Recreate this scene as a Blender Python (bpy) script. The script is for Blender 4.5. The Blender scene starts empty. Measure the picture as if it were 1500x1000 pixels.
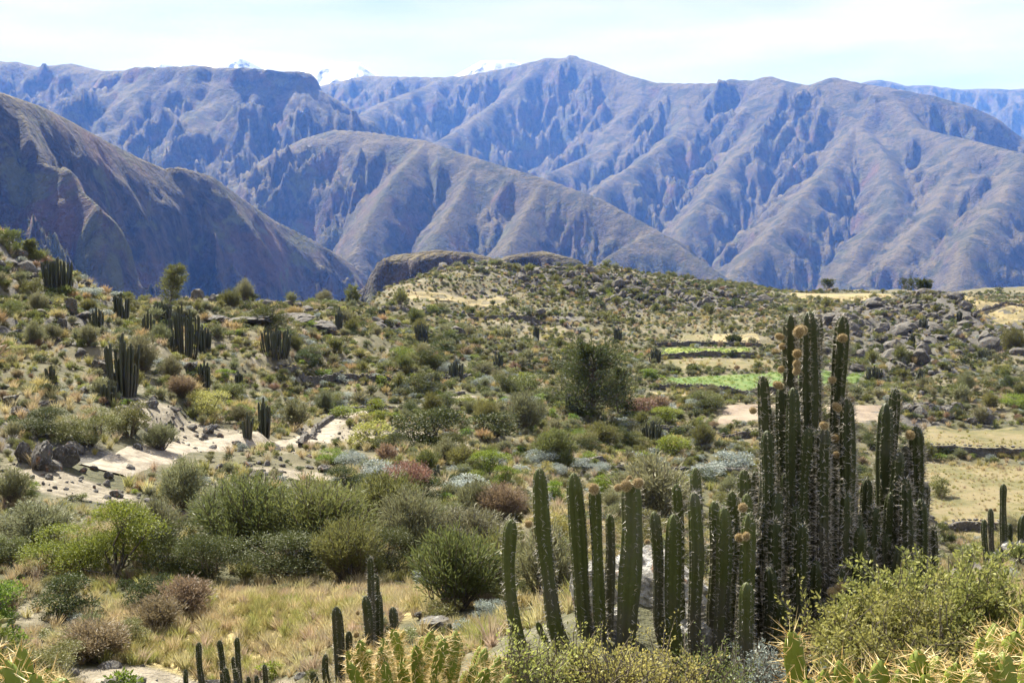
import bpy, bmesh, math, random
import numpy as np
from mathutils import Vector, Matrix, Euler

# ------------------------------------------------------------------ camera, sky, sun, exposure
S = bpy.context.scene
R = math.radians
PITCH = math.atan(150 / 1500)
cam_d = bpy.data.cameras.new('camera'); cam = bpy.data.objects.new('camera', cam_d)
S.collection.objects.link(cam); S.camera = cam
cam_d.lens = 36.0; cam_d.sensor_width = 36.0; cam_d.sensor_fit = 'HORIZONTAL'
cam_d.clip_start = 0.05; cam_d.clip_end = 80000
cam.location = (0, 0, 0); cam.rotation_euler = (math.pi / 2 - PITCH, 0, 0)

SUN_AZ, SUN_EL = -30, 46            # degrees from the view direction (+Y), negative to the left
w = bpy.data.worlds.new('World'); S.world = w; w.use_nodes = True
nt = w.node_tree; N = nt.nodes; L = nt.links
for n in list(N): N.remove(n)
wo = N.new('ShaderNodeOutputWorld'); bg = N.new('ShaderNodeBackground'); sky = N.new('ShaderNodeTexSky')
sky.sky_type = 'NISHITA'; sky.sun_disc = False
sky.sun_elevation = R(SUN_EL); sky.sun_rotation = R(SUN_AZ)
sky.altitude = 3500; sky.air_density = 1.0; sky.dust_density = 1.0; sky.ozone_density = 1.2
tc = N.new('ShaderNodeTexCoord'); mp = N.new('ShaderNodeMapping')
mp.inputs['Rotation'].default_value = (0, R(-6), R(12)); mp.inputs['Scale'].default_value = (1.2, 2.6, 9.0)
cn = N.new('ShaderNodeTexNoise'); cn.inputs['Scale'].default_value = 1.6; cn.inputs['Detail'].default_value = 7; cn.inputs['Roughness'].default_value = .55
cr = N.new('ShaderNodeValToRGB'); cr.color_ramp.elements[0].position = .30; cr.color_ramp.elements[1].position = .60
cr.color_ramp.elements[0].color = (.30, .30, .30, 1); cr.color_ramp.elements[1].color = (.93, .93, .93, 1)
mx = N.new('ShaderNodeMixRGB'); mx.inputs['Color2'].default_value = (7.0, 6.75, 6.75, 1)
L.new(tc.outputs['Generated'], mp.inputs['Vector']); L.new(mp.outputs[0], cn.inputs['Vector'])
L.new(cn.outputs['Fac'], cr.inputs[0]); L.new(cr.outputs[0], mx.inputs['Fac'])
L.new(sky.outputs[0], mx.inputs['Color1']); L.new(mx.outputs[0], bg.inputs['Color'])
bg.inputs['Strength'].default_value = 0.05
L.new(bg.outputs[0], wo.inputs['Surface'])

sun_d = bpy.data.lights.new('sun', 'SUN'); sun = bpy.data.objects.new('sun', sun_d); S.collection.objects.link(sun)
sun_d.energy = 5.0; sun_d.angle = R(.53); sun_d.color = (1, .97, .92)
_sd = Vector((math.sin(R(SUN_AZ)) * math.cos(R(SUN_EL)), math.cos(R(SUN_AZ)) * math.cos(R(SUN_EL)), math.sin(R(SUN_EL))))
sun.rotation_euler = (-_sd).to_track_quat('-Z', 'Y').to_euler()
S.view_settings.view_transform = 'Standard'; S.view_settings.look = 'None'
S.view_settings.gamma = 1; S.view_settings.use_curve_mapping = False
S.view_settings.exposure = 1.58
S.render.engine = 'CYCLES'
S.cycles.max_bounces = 6; S.cycles.diffuse_bounces = 3; S.cycles.glossy_bounces = 2; S.cycles.transmission_bounces = 4
S.cycles.transparent_max_bounces = 8; S.cycles.volume_bounces = 1
S.cycles.use_denoising = True
S.cycles.caustics_reflective = False; S.cycles.caustics_refractive = False

# ------------------------------------------------------------------ helpers
C = S.collection
random.seed(7); rng = np.random.default_rng(7)
_F = np.array([0, math.cos(PITCH), -math.sin(PITCH)]); _U = np.array([0, math.sin(PITCH), math.cos(PITCH)])

def at(px, py, D):
    """point of the place seen in direction (px, py) of the 1500x1000 photograph at D metres ahead"""
    d = _F + np.array([1, 0, 0]) * (px - 750) / 1500 + _U * (500 - py) / 1500
    return d * (D / d[1])

def hash2(ix, iy, seed):
    h = (ix.astype(np.int64) * 374761393 + iy.astype(np.int64) * 668265263 + seed * 144269) & 0xffffffff
    h = ((h ^ (h >> 13)) * 1274126177) & 0xffffffff
    return (h ^ (h >> 16)) & 0xffffffff

def noise(x, y, seed=0):
    x = np.asarray(x, float); y = np.asarray(y, float)
    ix = np.floor(x); iy = np.floor(y); fx = x - ix; fy = y - iy
    ux = fx * fx * fx * (fx * (fx * 6 - 15) + 10); uy = fy * fy * fy * (fy * (fy * 6 - 15) + 10)
    def g(dx, dy):
        a = hash2(ix + dx, iy + dy, seed) * (2 * math.pi / 4294967296.0)
        return np.cos(a) * (fx - dx) + np.sin(a) * (fy - dy)
    a = g(0, 0); b = g(1, 0); c = g(0, 1); d = g(1, 1)
    return (a + (b - a) * ux + (c - a) * uy + (a - b - c + d) * ux * uy) * 1.42

def fbm(x, y, oct=4, seed=0, gain=.5):
    r = 0; a = 1; t = 0
    for k in range(oct):
        r = r + a * noise(x, y, seed + k * 17); t += a
        x = x * 2.03 + 5.3; y = y * 2.03 + 1.7; a *= gain
    return r / t

def ridged(x, y, oct=4, seed=0, gain=.5):
    r = 0; a = 1; t = 0; wgt = 1.0
    for k in range(oct):
        n = (1 - np.abs(noise(x, y, seed + k * 13))) ** 2
        r = r + a * n * wgt; t += a; wgt = np.clip(n * 1.6, 0, 1)
        x = x * 2.07 + 3.1; y = y * 2.07 + 9.2; a *= gain
    return r / t

def sstep(a, b, x):
    t = np.clip((x - a) / (b - a), 0, 1); return t * t * (3 - 2 * t)

def link(o, parent=None):
    C.objects.link(o)
    if parent is not None: o.parent = parent
    return o

def mesh_np(name, V, Fq, mats, smooth=False, fmat=None):
    """mesh from arrays: V (n,3), Fq (m,k)"""
    me = bpy.data.meshes.new(name)
    V = np.ascontiguousarray(V, np.float32); Fq = np.ascontiguousarray(Fq, np.int32); k = Fq.shape[1]
    me.vertices.add(len(V)); me.vertices.foreach_set('co', V.ravel())
    me.loops.add(Fq.size); me.loops.foreach_set('vertex_index', Fq.ravel())
    me.polygons.add(len(Fq)); me.polygons.foreach_set('loop_start', np.arange(len(Fq), dtype=np.int32) * k)
    for m in (mats if isinstance(mats, (list, tuple)) else [mats]): me.materials.append(m)
    if fmat is not None: me.polygons.foreach_set('material_index', np.ascontiguousarray(fmat, np.int32))
    me.polygons.foreach_set('use_smooth', np.full(len(Fq), smooth))
    me.update(calc_edges=True)
    return me

def tag(o, label=None, cat=None, group=None, kind=None):
    if label: o['label'] = label
    if cat: o['category'] = cat
    if group: o['group'] = group
    if kind: o['kind'] = kind
    return o

def grid_faces(nr, nc, wrap=False):
    i = np.arange(nr - 1)[:, None]; j = np.arange(nc if wrap else nc - 1)[None, :]
    j2 = (j + 1) % nc
    return np.stack([i * nc + j, i * nc + j2, (i + 1) * nc + j2, (i + 1) * nc + j], -1).reshape(-1, 4)

# material helper
def mat(name, rough=.9):
    m = bpy.data.materials.new(name); m.use_nodes = True
    b = m.node_tree.nodes['Principled BSDF']; b.inputs['Roughness'].default_value = rough
    b.inputs['Specular IOR Level'].default_value = .25
    return m, m.node_tree, b
def nd(t, kind, **kw):
    n = t.nodes.new(kind)
    for k, v in kw.items():
        if k in n.inputs: n.inputs[k].default_value = v
        else: setattr(n, k, v)
    return n
def tex(t, scale, detail=5, rough=.55, vec=None, dist=0.0):
    n = nd(t, 'ShaderNodeTexNoise', Scale=scale, Detail=detail, Roughness=rough, Distortion=dist)
    if vec is not None: t.links.new(vec, n.inputs['Vector'])
    return n.outputs['Fac']
def ramp(t, fac, stops, interp='LINEAR'):
    r = t.nodes.new('ShaderNodeValToRGB'); cr = r.color_ramp; cr.interpolation = interp
    while len(cr.elements) < len(stops): cr.elements.new(.5)
    for e, (p, c) in zip(cr.elements, stops):
        e.position = p; e.color = (*c, 1) if not np.isscalar(c) else (c, c, c, 1)
    if fac is not None: t.links.new(fac, r.inputs[0])
    return r.outputs[0]
def mix(t, fac, a, b, mode='MIX'):
    n = t.nodes.new('ShaderNodeMixRGB'); n.blend_type = mode
    for s, v in (('Fac', fac), ('Color1', a), ('Color2', b)):
        if hasattr(v, 'is_linked') or hasattr(v, 'links'): t.links.new(v, n.inputs[s])
        elif s == 'Fac': n.inputs[s].default_value = v
        else: n.inputs[s].default_value = (*v, 1)
    return n.outputs[0]
def math_n(t, op, a, b=0.0):
    n = t.nodes.new('ShaderNodeMath'); n.operation = op
    for i, v in enumerate((a, b)):
        if hasattr(v, 'links'): t.links.new(v, n.inputs[i])
        else: n.inputs[i].default_value = v
    return n.outputs[0]
def bump(t, b, h, strength=.5, dist=.1):
    n = nd(t, 'ShaderNodeBump', Strength=strength, Distance=dist)
    t.links.new(h, n.inputs['Height']); t.links.new(n.outputs[0], b.inputs['Normal'])
def setc(t, b, col):
    if hasattr(col, 'links'): t.links.new(col, b.inputs['Base Color'])
    else: b.inputs['Base Color'].default_value = (*col, 1)
def pos(t): return nd(t, 'ShaderNodeNewGeometry').outputs['Position']
def attr(t, name): return nd(t, 'ShaderNodeAttribute', attribute_name=name).outputs['Fac']

# ------------------------------------------------------------------ far mountains
def poly(pts): return np.array([at(*p) for p in pts])

def tent(X, Y, P, slope, lam, A, seed, dcap=1200., pw=1.0, sub=.35, round_=0):
    """height of a ridge: crest line P (n,3), flanks falling away with spurs and gullies"""
    best = np.full(X.shape, 1e18); zr = np.zeros_like(X); sr = np.zeros_like(X); acc = 0.
    for k in range(len(P) - 1):
        a = P[k]; b = P[k + 1]; dx, dy = b[0] - a[0], b[1] - a[1]; l2 = dx * dx + dy * dy
        traw = ((X - a[0]) * dx + (Y - a[1]) * dy) / l2
        t = np.clip(traw, 0, 1)
        d2 = (X - a[0] - t * dx) ** 2 + (Y - a[1] - t * dy) ** 2
        m = d2 < best
        best = np.where(m, d2, best); zr = np.where(m, a[2] + t * (b[2] - a[2]), zr)
        over = np.clip(traw - t, -.6, .6) * (1 if k in (0, len(P) - 2) else .5)
        sr = np.where(m, acc + (t + over) * math.sqrt(l2), sr); acc += math.sqrt(l2)
    d = np.sqrt(best)
    wx = fbm(X / lam * .7, Y / lam * .7, 3, seed + 5)
    s1 = sr / lam + .75 * wx + seed * 3.7
    g1 = np.abs(noise(s1, d / lam * .16 + 3.3, seed)) * 2.0
    g1 = 1 - np.clip(1 - g1, 0, 1) ** 1.3 if False else np.clip(g1, 0, 1.2)
    g1 = 1 - g1                                                  # 1 in the gully, 0 on the spur
    s2 = sr / lam * 3.1 + 1.3 * wx + seed
    g2 = 1 - np.clip(np.abs(noise(s2, d / lam * .6, seed + 3)) * 2.0, 0, 1.2)
    dm = np.minimum(d, dcap)
    de = d if pw == 1 else dcap * (d / dcap) ** pw
    if round_: de = np.sqrt(de * de + round_ * round_) - round_
    grow = dm * sstep(0, dcap * .35, d)
    return zr - slope * de - slope * A * grow * g1 - slope * A * sub * np.minimum(grow, dcap * .4) * g2, d

RIDGES = [  # crest points (px, py, distance), slope, spur spacing, spur depth
 # left part of the back range with its table top
 ([(-500, 120, 6500), (-250, 100, 7200), (-100, 110, 7800), (0, 90, 8200), (28, 91, 8200), (55, 98, 8200), (105, 93, 8000), (150, 104, 7800), (200, 103, 7600), (240, 100, 7200), (300, 101, 7000), (405, 108, 6800)], .50, 700, .4, 1),
 ([(240, 108, 7150), (215, 140, 6900), (180, 185, 6500), (150, 225, 6200)], .62, 420, .5, 2),
 ([(330, 112, 6900), (320, 150, 6500), (300, 200, 6100)], .7, 380, .4, 3),
 # centre of the back range
 ([(405, 132, 11500), (450, 130, 11000), (535, 111, 10500), (580, 112, 10200), (640, 113, 10000), (680, 111, 9900), (750, 98, 9700), (800, 85, 9600), (845, 84, 9500), (875, 93, 9300), (920, 110, 9000), (960, 121, 8700), (1000, 122, 8500), (1050, 122, 8300), (1070, 116, 8200), (1100, 118, 8100), (1127, 111, 8000), (1152, 119, 7800), (1185, 125, 7600), (1220, 113, 7400), (1262, 122, 7200), (1300, 128, 7000), (1370, 141, 6800), (1425, 156, 6700), (1465, 176, 6600), (1500, 205, 6500), (1600, 230, 6400), (1900, 240, 6200)], .56, 800, .34, 4),
 ([(800, 86, 9600), (740, 140, 9000), (680, 185, 8300), (610, 225, 7500), (560, 260, 7000)], .62, 500, .5, 5),
 ([(920, 110, 9000), (930, 160, 8500), (880, 220, 7800), (800, 255, 7200), (770, 290, 6800)], .62, 450, .5, 6),
 ([(1000, 124, 8500), (1010, 180, 7700), (940, 235, 6900), (878, 275, 6300), (850, 310, 6000)], .62, 420, .36, 7),
 ([(1127, 112, 8000), (1110, 180, 7400), (1065, 245, 6500), (1020, 310, 5800), (985, 370, 5400)], .64, 420, .36, 8),
 ([(1220, 114, 7400), (1255, 180, 6700), (1215, 240, 6000), (1150, 315, 5200), (1085, 392, 4600), (1060, 430, 4400)], .60, 420, .34, 9),
 ([(1255, 180, 6700), (1300, 230, 5900), (1310, 300, 5200), (1250, 370, 4700), (1225, 420, 4400)], .64, 380, .4, 10),
 ([(1300, 129, 7000), (1345, 188, 6300), (1420, 205, 5800), (1500, 225, 5300), (1650, 260, 4800)], .52, 420, .36, 11),
 ([(1380, 200, 6100), (1400, 250, 5500), (1370, 310, 4900), (1310, 375, 4400)], .60, 380, .36, 12),
 ([(1500, 225, 5300), (1470, 290, 4700), (1420, 350, 4200), (1400, 420, 3900)], .60, 380, .4, 13),
 ([(660, 112, 10000), (560, 150, 9000), (500, 185, 8200)], .5, 600, .4, 14),
 ([(834, 79, 9500), (844, 81, 9500)], 1.7, 900, 0., 16),
 # further crest seen over the shoulder
 ([(1150, 150, 13500), (1240, 124, 13000), (1290, 116, 13000), (1330, 126, 13000), (1350, 124, 13000), (1400, 130, 13000), (1500, 130, 12800), (1700, 125, 12500), (2000, 130, 12000)], .5, 900, .4, 15),
]
MID = [  # the ridge in the middle distance
 ([(300, 315, 5400), (355, 266, 5200), (400, 226, 5000), (445, 203, 4800), (490, 190, 4650), (540, 193, 4550), (590, 201, 4450), (625, 206, 4350), (660, 219, 4250), (700, 232, 4150), (800, 262, 3950), (880, 291, 3800), (960, 336, 3600), (1065, 408, 3350), (1120, 470, 3200)], .60, 330, .36, 21),
 ([(625, 207, 4350), (585, 250, 4000), (545, 310, 3700), (520, 370, 3450)], .72, 260, .5, 22),
 ([(800, 262, 3950), (770, 310, 3700), (740, 370, 3400), (720, 430, 3200)], .75, 240, .5, 23),
 ([(700, 232, 4150), (670, 290, 3850), (640, 340, 3550), (630, 400, 3300)], .78, 240, .5, 24),
 ([(960, 337, 3600), (900, 370, 3400), (850, 420, 3200)], .6, 300, .4, 25),
]
LEFT = [  # the cliff side of the canyon
 ([(-700, 60, 900), (-300, 60, 1000), (-150, 95, 1120), (0, 135, 1250), (60, 156, 1330), (100, 176, 1400), (150, 204, 1480), (200, 230, 1560), (240, 247, 1620), (262, 244, 1640), (310, 258, 1700), (350, 288, 1760), (400, 322, 1850), (450, 347, 1920), (500, 376, 2000), (530, 398, 2040), (548, 425, 2060), (560, 470, 2080)], 1.25, 170, .5, 31),
 ([(262, 245, 1640), (215, 280, 1560), (185, 320, 1480), (205, 375, 1420), (225, 440, 1380)], 1.5, 110, .5, 32),
 ([(20, 150, 1260), (70, 235, 1180), (110, 300, 1120), (140, 380, 1080)], 1.45, 110, .5, 33),
 ([(350, 288, 1760), (330, 340, 1660), (345, 400, 1600), (350, 460, 1560)], 1.5, 110, .5, 34),
 ([(450, 347, 1920), (420, 390, 1800), (400, 460, 1700)], 1.5, 110, .5, 35),
]
KNOLL = [  # low table-topped knolls behind the plateau
 ([(540, 420, 1160), (557, 392, 1150), (580, 373, 1120), (640, 366, 1100), (690, 370, 1090), (730, 380, 1080), (790, 400, 1060), (850, 430, 1050)], .5, 60, .3, 51),
 ([(700, 390, 1350), (745, 374, 1350), (795, 367, 1350), (845, 380, 1330), (870, 398, 1320), (920, 430, 1310)], .5, 60, .3, 52),
]
def push(fam, k): return [([(a, b, D * k) for a, b, D in pts], sl, lam * k, A, sd) for pts, sl, lam, A, sd in fam]
LEFT = push(LEFT, 1.6); MID = push(MID, 1.15)
FLOOR = -700.

def far_height(X, Y):
    rr = np.hypot(X, Y)
    h = np.full(X.shape, FLOOR) + 60 * fbm(X / 900, Y / 900, 3, 91) + 260 * sstep(5200, 8000, Y) * sstep(-.1, -.4, X / np.maximum(Y, 1))
    h = h + 200 * sstep(4800, 6000, Y) * sstep(-.15, -.28, X / np.maximum(Y, 1))
    dmin = np.full(X.shape, 1e9)
    for pts, sl, lam, A, sd in RIDGES:
        t, d = tent(X, Y, poly(pts), sl, lam, A, sd, 1300., .97, round_=25)
        h = np.maximum(h, t) + 0; dmin = np.minimum(dmin, d)
    # strata: cliff bands of the back range
    q = 95.; zz = h + 60 * fbm(X / 700, Y / 700, 3, 77)
    k = zz / q; fr = k - np.floor(k); st = (np.floor(k) + sstep(.35, .65, fr) - k) * q
    cl = sstep(.0, .35, fbm(X / 1600, Y / 1600, 3, 41) + .12) * sstep(60, 260, dmin)
    h = h + st * cl * .5
    am = sstep(0, 350, dmin)
    wx = X + 90 * fbm(X / 420, Y / 420, 3, 66); wy = Y + 90 * fbm(X / 420 + 7, Y / 420, 3, 67)
    h = h + am * 95 * (ridged(wx / 620, wy / 620, 6, 61, .52) - .5) + 16 * fbm(X / 90, Y / 90, 3, 62) * sstep(-100, 300, dmin)
    cm = sstep(-.08, .22, fbm(X / 1100, Y / 1100, 3, 43)) * sstep(80, 400, dmin)
    h = h + cm * 60 * (ridged(wx / 240, wy / 210, 4, 68, .55) - .5)
    mesa = poly([(225, 102, 7100), (300, 101, 6900), (400, 106, 6750), (422, 109, 6750)])
    tm, dmz = tent(X, Y, mesa, .02, 500, .0, 71, 900.)
    edge = 190 + 120 * fbm(X / 260, Y / 260, 4, 72)
    tm = tm - 75 * sstep(edge - 40, edge + 45, dmz) - .55 * np.maximum(dmz - edge, 0) + 12 * fbm(X / 120, Y / 120, 4, 73) - 150 * sstep(100, 900, dmz) * ridged(wx / 420, wy / 420, 5, 74)
    dmin = np.where(tm > h - 5, np.minimum(dmin, np.abs(dmz - edge) * .6), dmin); h = np.maximum(h, tm)
    Xf, Yf = X, Y
    for fam, dc, q2, amp, wl, y0, y1, x0, x1 in ((MID, 800., 60., 45., 320., 2600, 7300, -.5, .4), (LEFT, 520., 95., 48., 210., 600, 4200, -4, .1), (KNOLL, 120., 20., 17., 46., 600, 1700, -.4, .4)):
        msk = (Yf > y0) & (Yf < y1) & (Xf > x0 * Yf) & (Xf < x1 * Yf)
        X, Y = Xf[msk], Yf[msk]
        hh = np.full(X.shape, -1e5); dm2 = np.full(X.shape, 1e9)
        XW, YW = X, Y
        if fam is LEFT:                       # broken, irregular flanks
            for pts, sl, lam, A, sd in fam[:1]: _, d0 = tent(X, Y, poly(pts), sl, lam, A, sd, dc)
            wk = sstep(15, 220, d0); XW = X + wk * (110 * fbm(X / 330, Y / 330, 4, 141) + 26 * fbm(X / 70, Y / 70, 2, 143)); YW = Y + wk * (110 * fbm(X / 330 + 9, Y / 330, 4, 142) + 26 * fbm(X / 70 + 5, Y / 70, 2, 144))
        for pts, sl, lam, A, sd in fam:
            t, d = tent(XW, YW, poly(pts), sl, lam, A, sd, dc, 1.0, round_=8)
            hh = np.maximum(hh, t); dm2 = np.minimum(dm2, d)
        if fam is LEFT:   # grassy shoulder, then walls of rock
            kz = sstep(75, 135, dm2 + 80 * fbm(X / 170, Y / 170, 4, 88)); hh = hh - 170 * kz * sstep(0, .5, fbm(X / 420, Y / 420, 2, 19) + .4) - 200 * sstep(220, 280, dm2 + 110 * fbm(X / 150, Y / 150, 4, 87))
        elif fam is KNOLL:
            kz = sstep(16, 34, dm2 + 12 * fbm(X / 40, Y / 40, 3, 88)); hh = hh - 32 * kz
        else:
            kz = sstep(330, 480, dm2 + 120 * fbm(X / 300, Y / 300, 3, 89)); hh = hh - 150 * kz * sstep(-.1, .3, fbm(X / 500, Y / 500, 2, 29) + .1)
        zz = hh + q2 * .5 * fbm(X / wl, Y / wl, 3, 78)
        k = zz / q2; fr = k - np.floor(k); st = (np.floor(k) + (sstep(.42, .62, fr) if fam is LEFT else sstep(.3, .7, fr)) - k) * q2
        hh = hh + st * (.95 if fam is LEFT else .55) * sstep(.2 * wl, .8 * wl, dm2)
        hh = hh + sstep(0, wl, dm2) * amp * (ridged(X / wl, Y / wl, 5, 63) - .55) + amp * .5 * (ridged(X / wl * 3.2, Y / wl * 3.2, 3, 64) - .5) * sstep(0, wl * .8, dm2)
        dd = dmin[msk]; up_ = hh > h[msk]; dd[up_] = dm2[up_]; dmin[msk] = dd; h[msk] = np.maximum(h[msk], hh)
    return h, dmin

def gullies(px, py, dx, dy, f=2 * math.pi):
    # stripes running along the fall line; returns the wave and its derivative
    ix = np.floor(px); iy = np.floor(py); fx = px - ix; fy = py - iy; va = 0; vx = 0; vy = 0; wt = 0
    for i in range(-1, 2):
        for j in range(-1, 2):
            hx = hash2(ix + i, iy + j, 5) / 4294967296.0; hy = hash2(ix + i, iy + j, 6) / 4294967296.0
            ax = fx - i - hx; ay = fy - j - hy; w_ = np.exp(-2.2 * (ax * ax + ay * ay)); m = (ax * dx + ay * dy) * f
            va = va + np.cos(m) * w_; sn = -np.sin(m) * w_; vx = vx + sn * dx; vy = vy + sn * dy; wt = wt + w_
    return va / wt, vx / wt, vy / wt

def erode(X, Y, Z, az, r, cell, amp, dmin, fade, oc=5, cliff=.9):
    def grad(Z_):
        ga = np.gradient(Z_, az, axis=1) / r[:, None]; gr = np.gradient(Z_, r, axis=0); sa = np.sin(az)[None]; ca = np.cos(az)[None]
        return gr * sa + ga * ca, gr * ca - ga * sa
    S_ = Z.copy()
    for _ in range(6): S_[1:-1, 1:-1] = (S_[:-2, 1:-1] + S_[2:, 1:-1] + S_[1:-1, :-2] + S_[1:-1, 2:] + 2 * S_[1:-1, 1:-1]) / 6
    gx, gy = grad(S_); sl = np.hypot(gx, gy); k = np.clip(sl / .35, 0, 1) / np.maximum(sl, 1e-4)
    dx, dy = -gy * k, gx * k                                      # across the slope
    H = 0; hx = 0; hy = 0; a = 1.; f = 1.; amp_ = amp * np.clip(sl / .5, 0, 1.3) * (1 - cliff * sstep(.65, 1.5, sl)) * sstep(fade * .1, fade, dmin)
    for o_ in range(oc):
        ex, ey = dx - hy * 1.1, dy + hx * 1.1; n_ = np.maximum(1, np.hypot(ex, ey)); ex = ex / n_; ey = ey / n_
        v, vx, vy = gullies(X / cell * f, Y / cell * f, ex, ey); H = H + v * a; hx = hx + vx * a; hy = hy + vy * a; a *= .55; f *= 1.95
    return Z + amp_ * (H - .3)

def mountain_material():
    m, t, b = mat('mountain_slopes', .95)
    p = pos(t); g = nd(t, 'ShaderNodeNewGeometry')
    sx = nd(t, 'ShaderNodeSeparateXYZ'); t.links.new(g.outputs['Normal'], sx.inputs[0])
    n1 = tex(t, .004, 6, .6, p); n2 = tex(t, .022, 6, .65, p); n3 = tex(t, .09, 4, .6, p)
    n4 = tex(t, .0075, 7, .68, p, .6)
    grass = ramp(t, n1, [(.35, (.085, .071, .038)), (.5, (.145, .116, .064)), (.62, (.078, .073, .035)), (.75, (.175, .13, .077))])
    def ridgetex(sc):
        q = nd(t, 'ShaderNodeTexNoise', Scale=sc, Detail=7, Roughness=.6); q.noise_type = 'RIDGED_MULTIFRACTAL'; q.normalize = True; t.links.new(p, q.inputs['Vector']); return q.outputs['Fac']
    rg_ = ridgetex(.006)
    grass = mix(t, ramp(t, n4, [(.50, 0.), (.57, .85)]), grass, (.035, .038, .02))
    grass = mix(t, ramp(t, n2, [(.56, 0.), (.66, .7)]), grass, (.04, .042, .022))
    mpn = nd(t, 'ShaderNodeMapping', Scale=(1., 1., .16)); t.links.new(p, mpn.inputs['Vector']); n5 = tex(t, .03, 6, .65, mpn.outputs[0], .3)
    rock = ramp(t, n2, [(.3, (.018, .018, .018)), (.55, (.05, .045, .04)), (.72, (.12, .092, .075))])
    rock = mix(t, ramp(t, n5, [(.46, 0.), (.62, .75)]), rock, (.125, .095, .078))
    rock = mix(t, ramp(t, n1, [(.5, 0.), (.64, .75)]), rock, (.17, .095, .07))
    rock = mix(t, ramp(t, n4, [(.53, 0.), (.60, .8)]), rock, (.12, .122, .055))
    s = math_n(t, 'ADD', sx.outputs['Z'], math_n(t, 'MULTIPLY', math_n(t, 'SUBTRACT', n2, .5), .5))
    f = ramp(t, s, [(.64, 0.), (.80, 1.)])
    c = mix(t, f, rock, grass); c = mix(t, .35, c, ramp(t, n3, [(.3, .35), (.7, 1.)]), 'MULTIPLY')
    setc(t, b, c)
    h = math_n(t, 'ADD', math_n(t, 'MULTIPLY', n2, .6), math_n(t, 'ADD', math_n(t, 'MULTIPLY', n3, .25), math_n(t, 'MULTIPLY', rg_, .3)))
    bump(t, b, h, 1., 60.)
    return m
M_MOUNT = mountain_material()

def polar_mesh(name, az, r, hf, m):
    A, RR = np.meshgrid(az, r)
    X = RR * np.sin(A); Y = RR * np.cos(A); Z = hf(X, Y)
    V = np.stack([X, Y, Z], -1).reshape(-1, 3)
    me = mesh_np(name, V, grid_faces(len(r), len(az))[:, ::-1], m, True)
    return me, V

def spacing(edges):
    out = []
    for a, b, st in edges: out.append(np.arange(a, b, st))
    return np.concatenate(out + [np.array([edges[-1][1]])])

az_far = np.radians(spacing([(-75, -30, .5), (-30, 30, .082), (30, 75, .5)]))
r_far = np.concatenate([np.exp(np.arange(math.log(950), math.log(3600), .0050)), np.exp(np.arange(math.log(3600), math.log(14500), .0062))])
def eroded(X, Y):
    Z, dm = far_height(X, Y); k = int(np.searchsorted(r_far, 3550))
    out = np.empty_like(Z)
    out[:k] = erode(X[:k], Y[:k], Z[:k], az_far, r_far[:k], 170., 34., dm[:k], 90., 6, .6)
    out[k:] = erode(X[k:], Y[k:], Z[k:], az_far, r_far[k:], 360., 72., dm[k:], 240., 6)
    return out
me, _ = polar_mesh('mountains', az_far, r_far, eroded, M_MOUNT)
o = link(bpy.data.objects.new('mountains', me)); tag(o, 'hazy brown mountain ranges round the deep canyon', kind='structure')


# far snow peaks
def peak_h(X, Y):
    h = np.full(X.shape, 900.)
    for i, pts in enumerate([[(140, 110, 14200), (185, 98, 14200), (215, 91, 14200), (240, 82, 14200), (268, 88, 14200), (300, 96, 14200), (330, 92, 14200), (352, 82, 14200), (372, 91, 14200), (400, 108, 14200)], [(400, 120, 14300), (425, 108, 14300), (450, 102, 14300), (470, 97, 14300), (492, 92, 14300), (526, 92, 14300), (550, 108, 14300)], [(655, 116, 14300), (685, 101, 14300), (706, 89, 14300), (750, 88, 14300), (790, 104, 14300)]]):
        t, d = tent(X, Y, poly(pts), .7, 320, .5, 111 + i, 500.); h = np.maximum(h, t - 22 * ridged(X / 160, Y / 160, 4, 121) * sstep(0, 120, d))
    return h
def snow_material():
    m, t, b = mat('snow_and_rock', .7); p = pos(t); g = nd(t, 'ShaderNodeNewGeometry'); sx = nd(t, 'ShaderNodeSeparateXYZ'); t.links.new(g.outputs['Normal'], sx.inputs[0])
    n = tex(t, .012, 5, .6, p); s_ = math_n(t, 'ADD', sx.outputs['Z'], math_n(t, 'MULTIPLY', math_n(t, 'SUBTRACT', n, .5), .8))
    setc(t, b, mix(t, ramp(t, s_, [(.50, 0.), (.66, 1.)]), (.13, .12, .12), (.88, .90, .93))); return m
me, _ = polar_mesh('snow_peaks', np.radians(np.arange(-24, 3, .075)), np.arange(13500, 14800, 30.), peak_h, snow_material())
o = link(bpy.data.objects.new('snow_mountains', me)); tag(o, 'distant snow-capped peaks behind the brown ranges', kind='structure')
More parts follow.
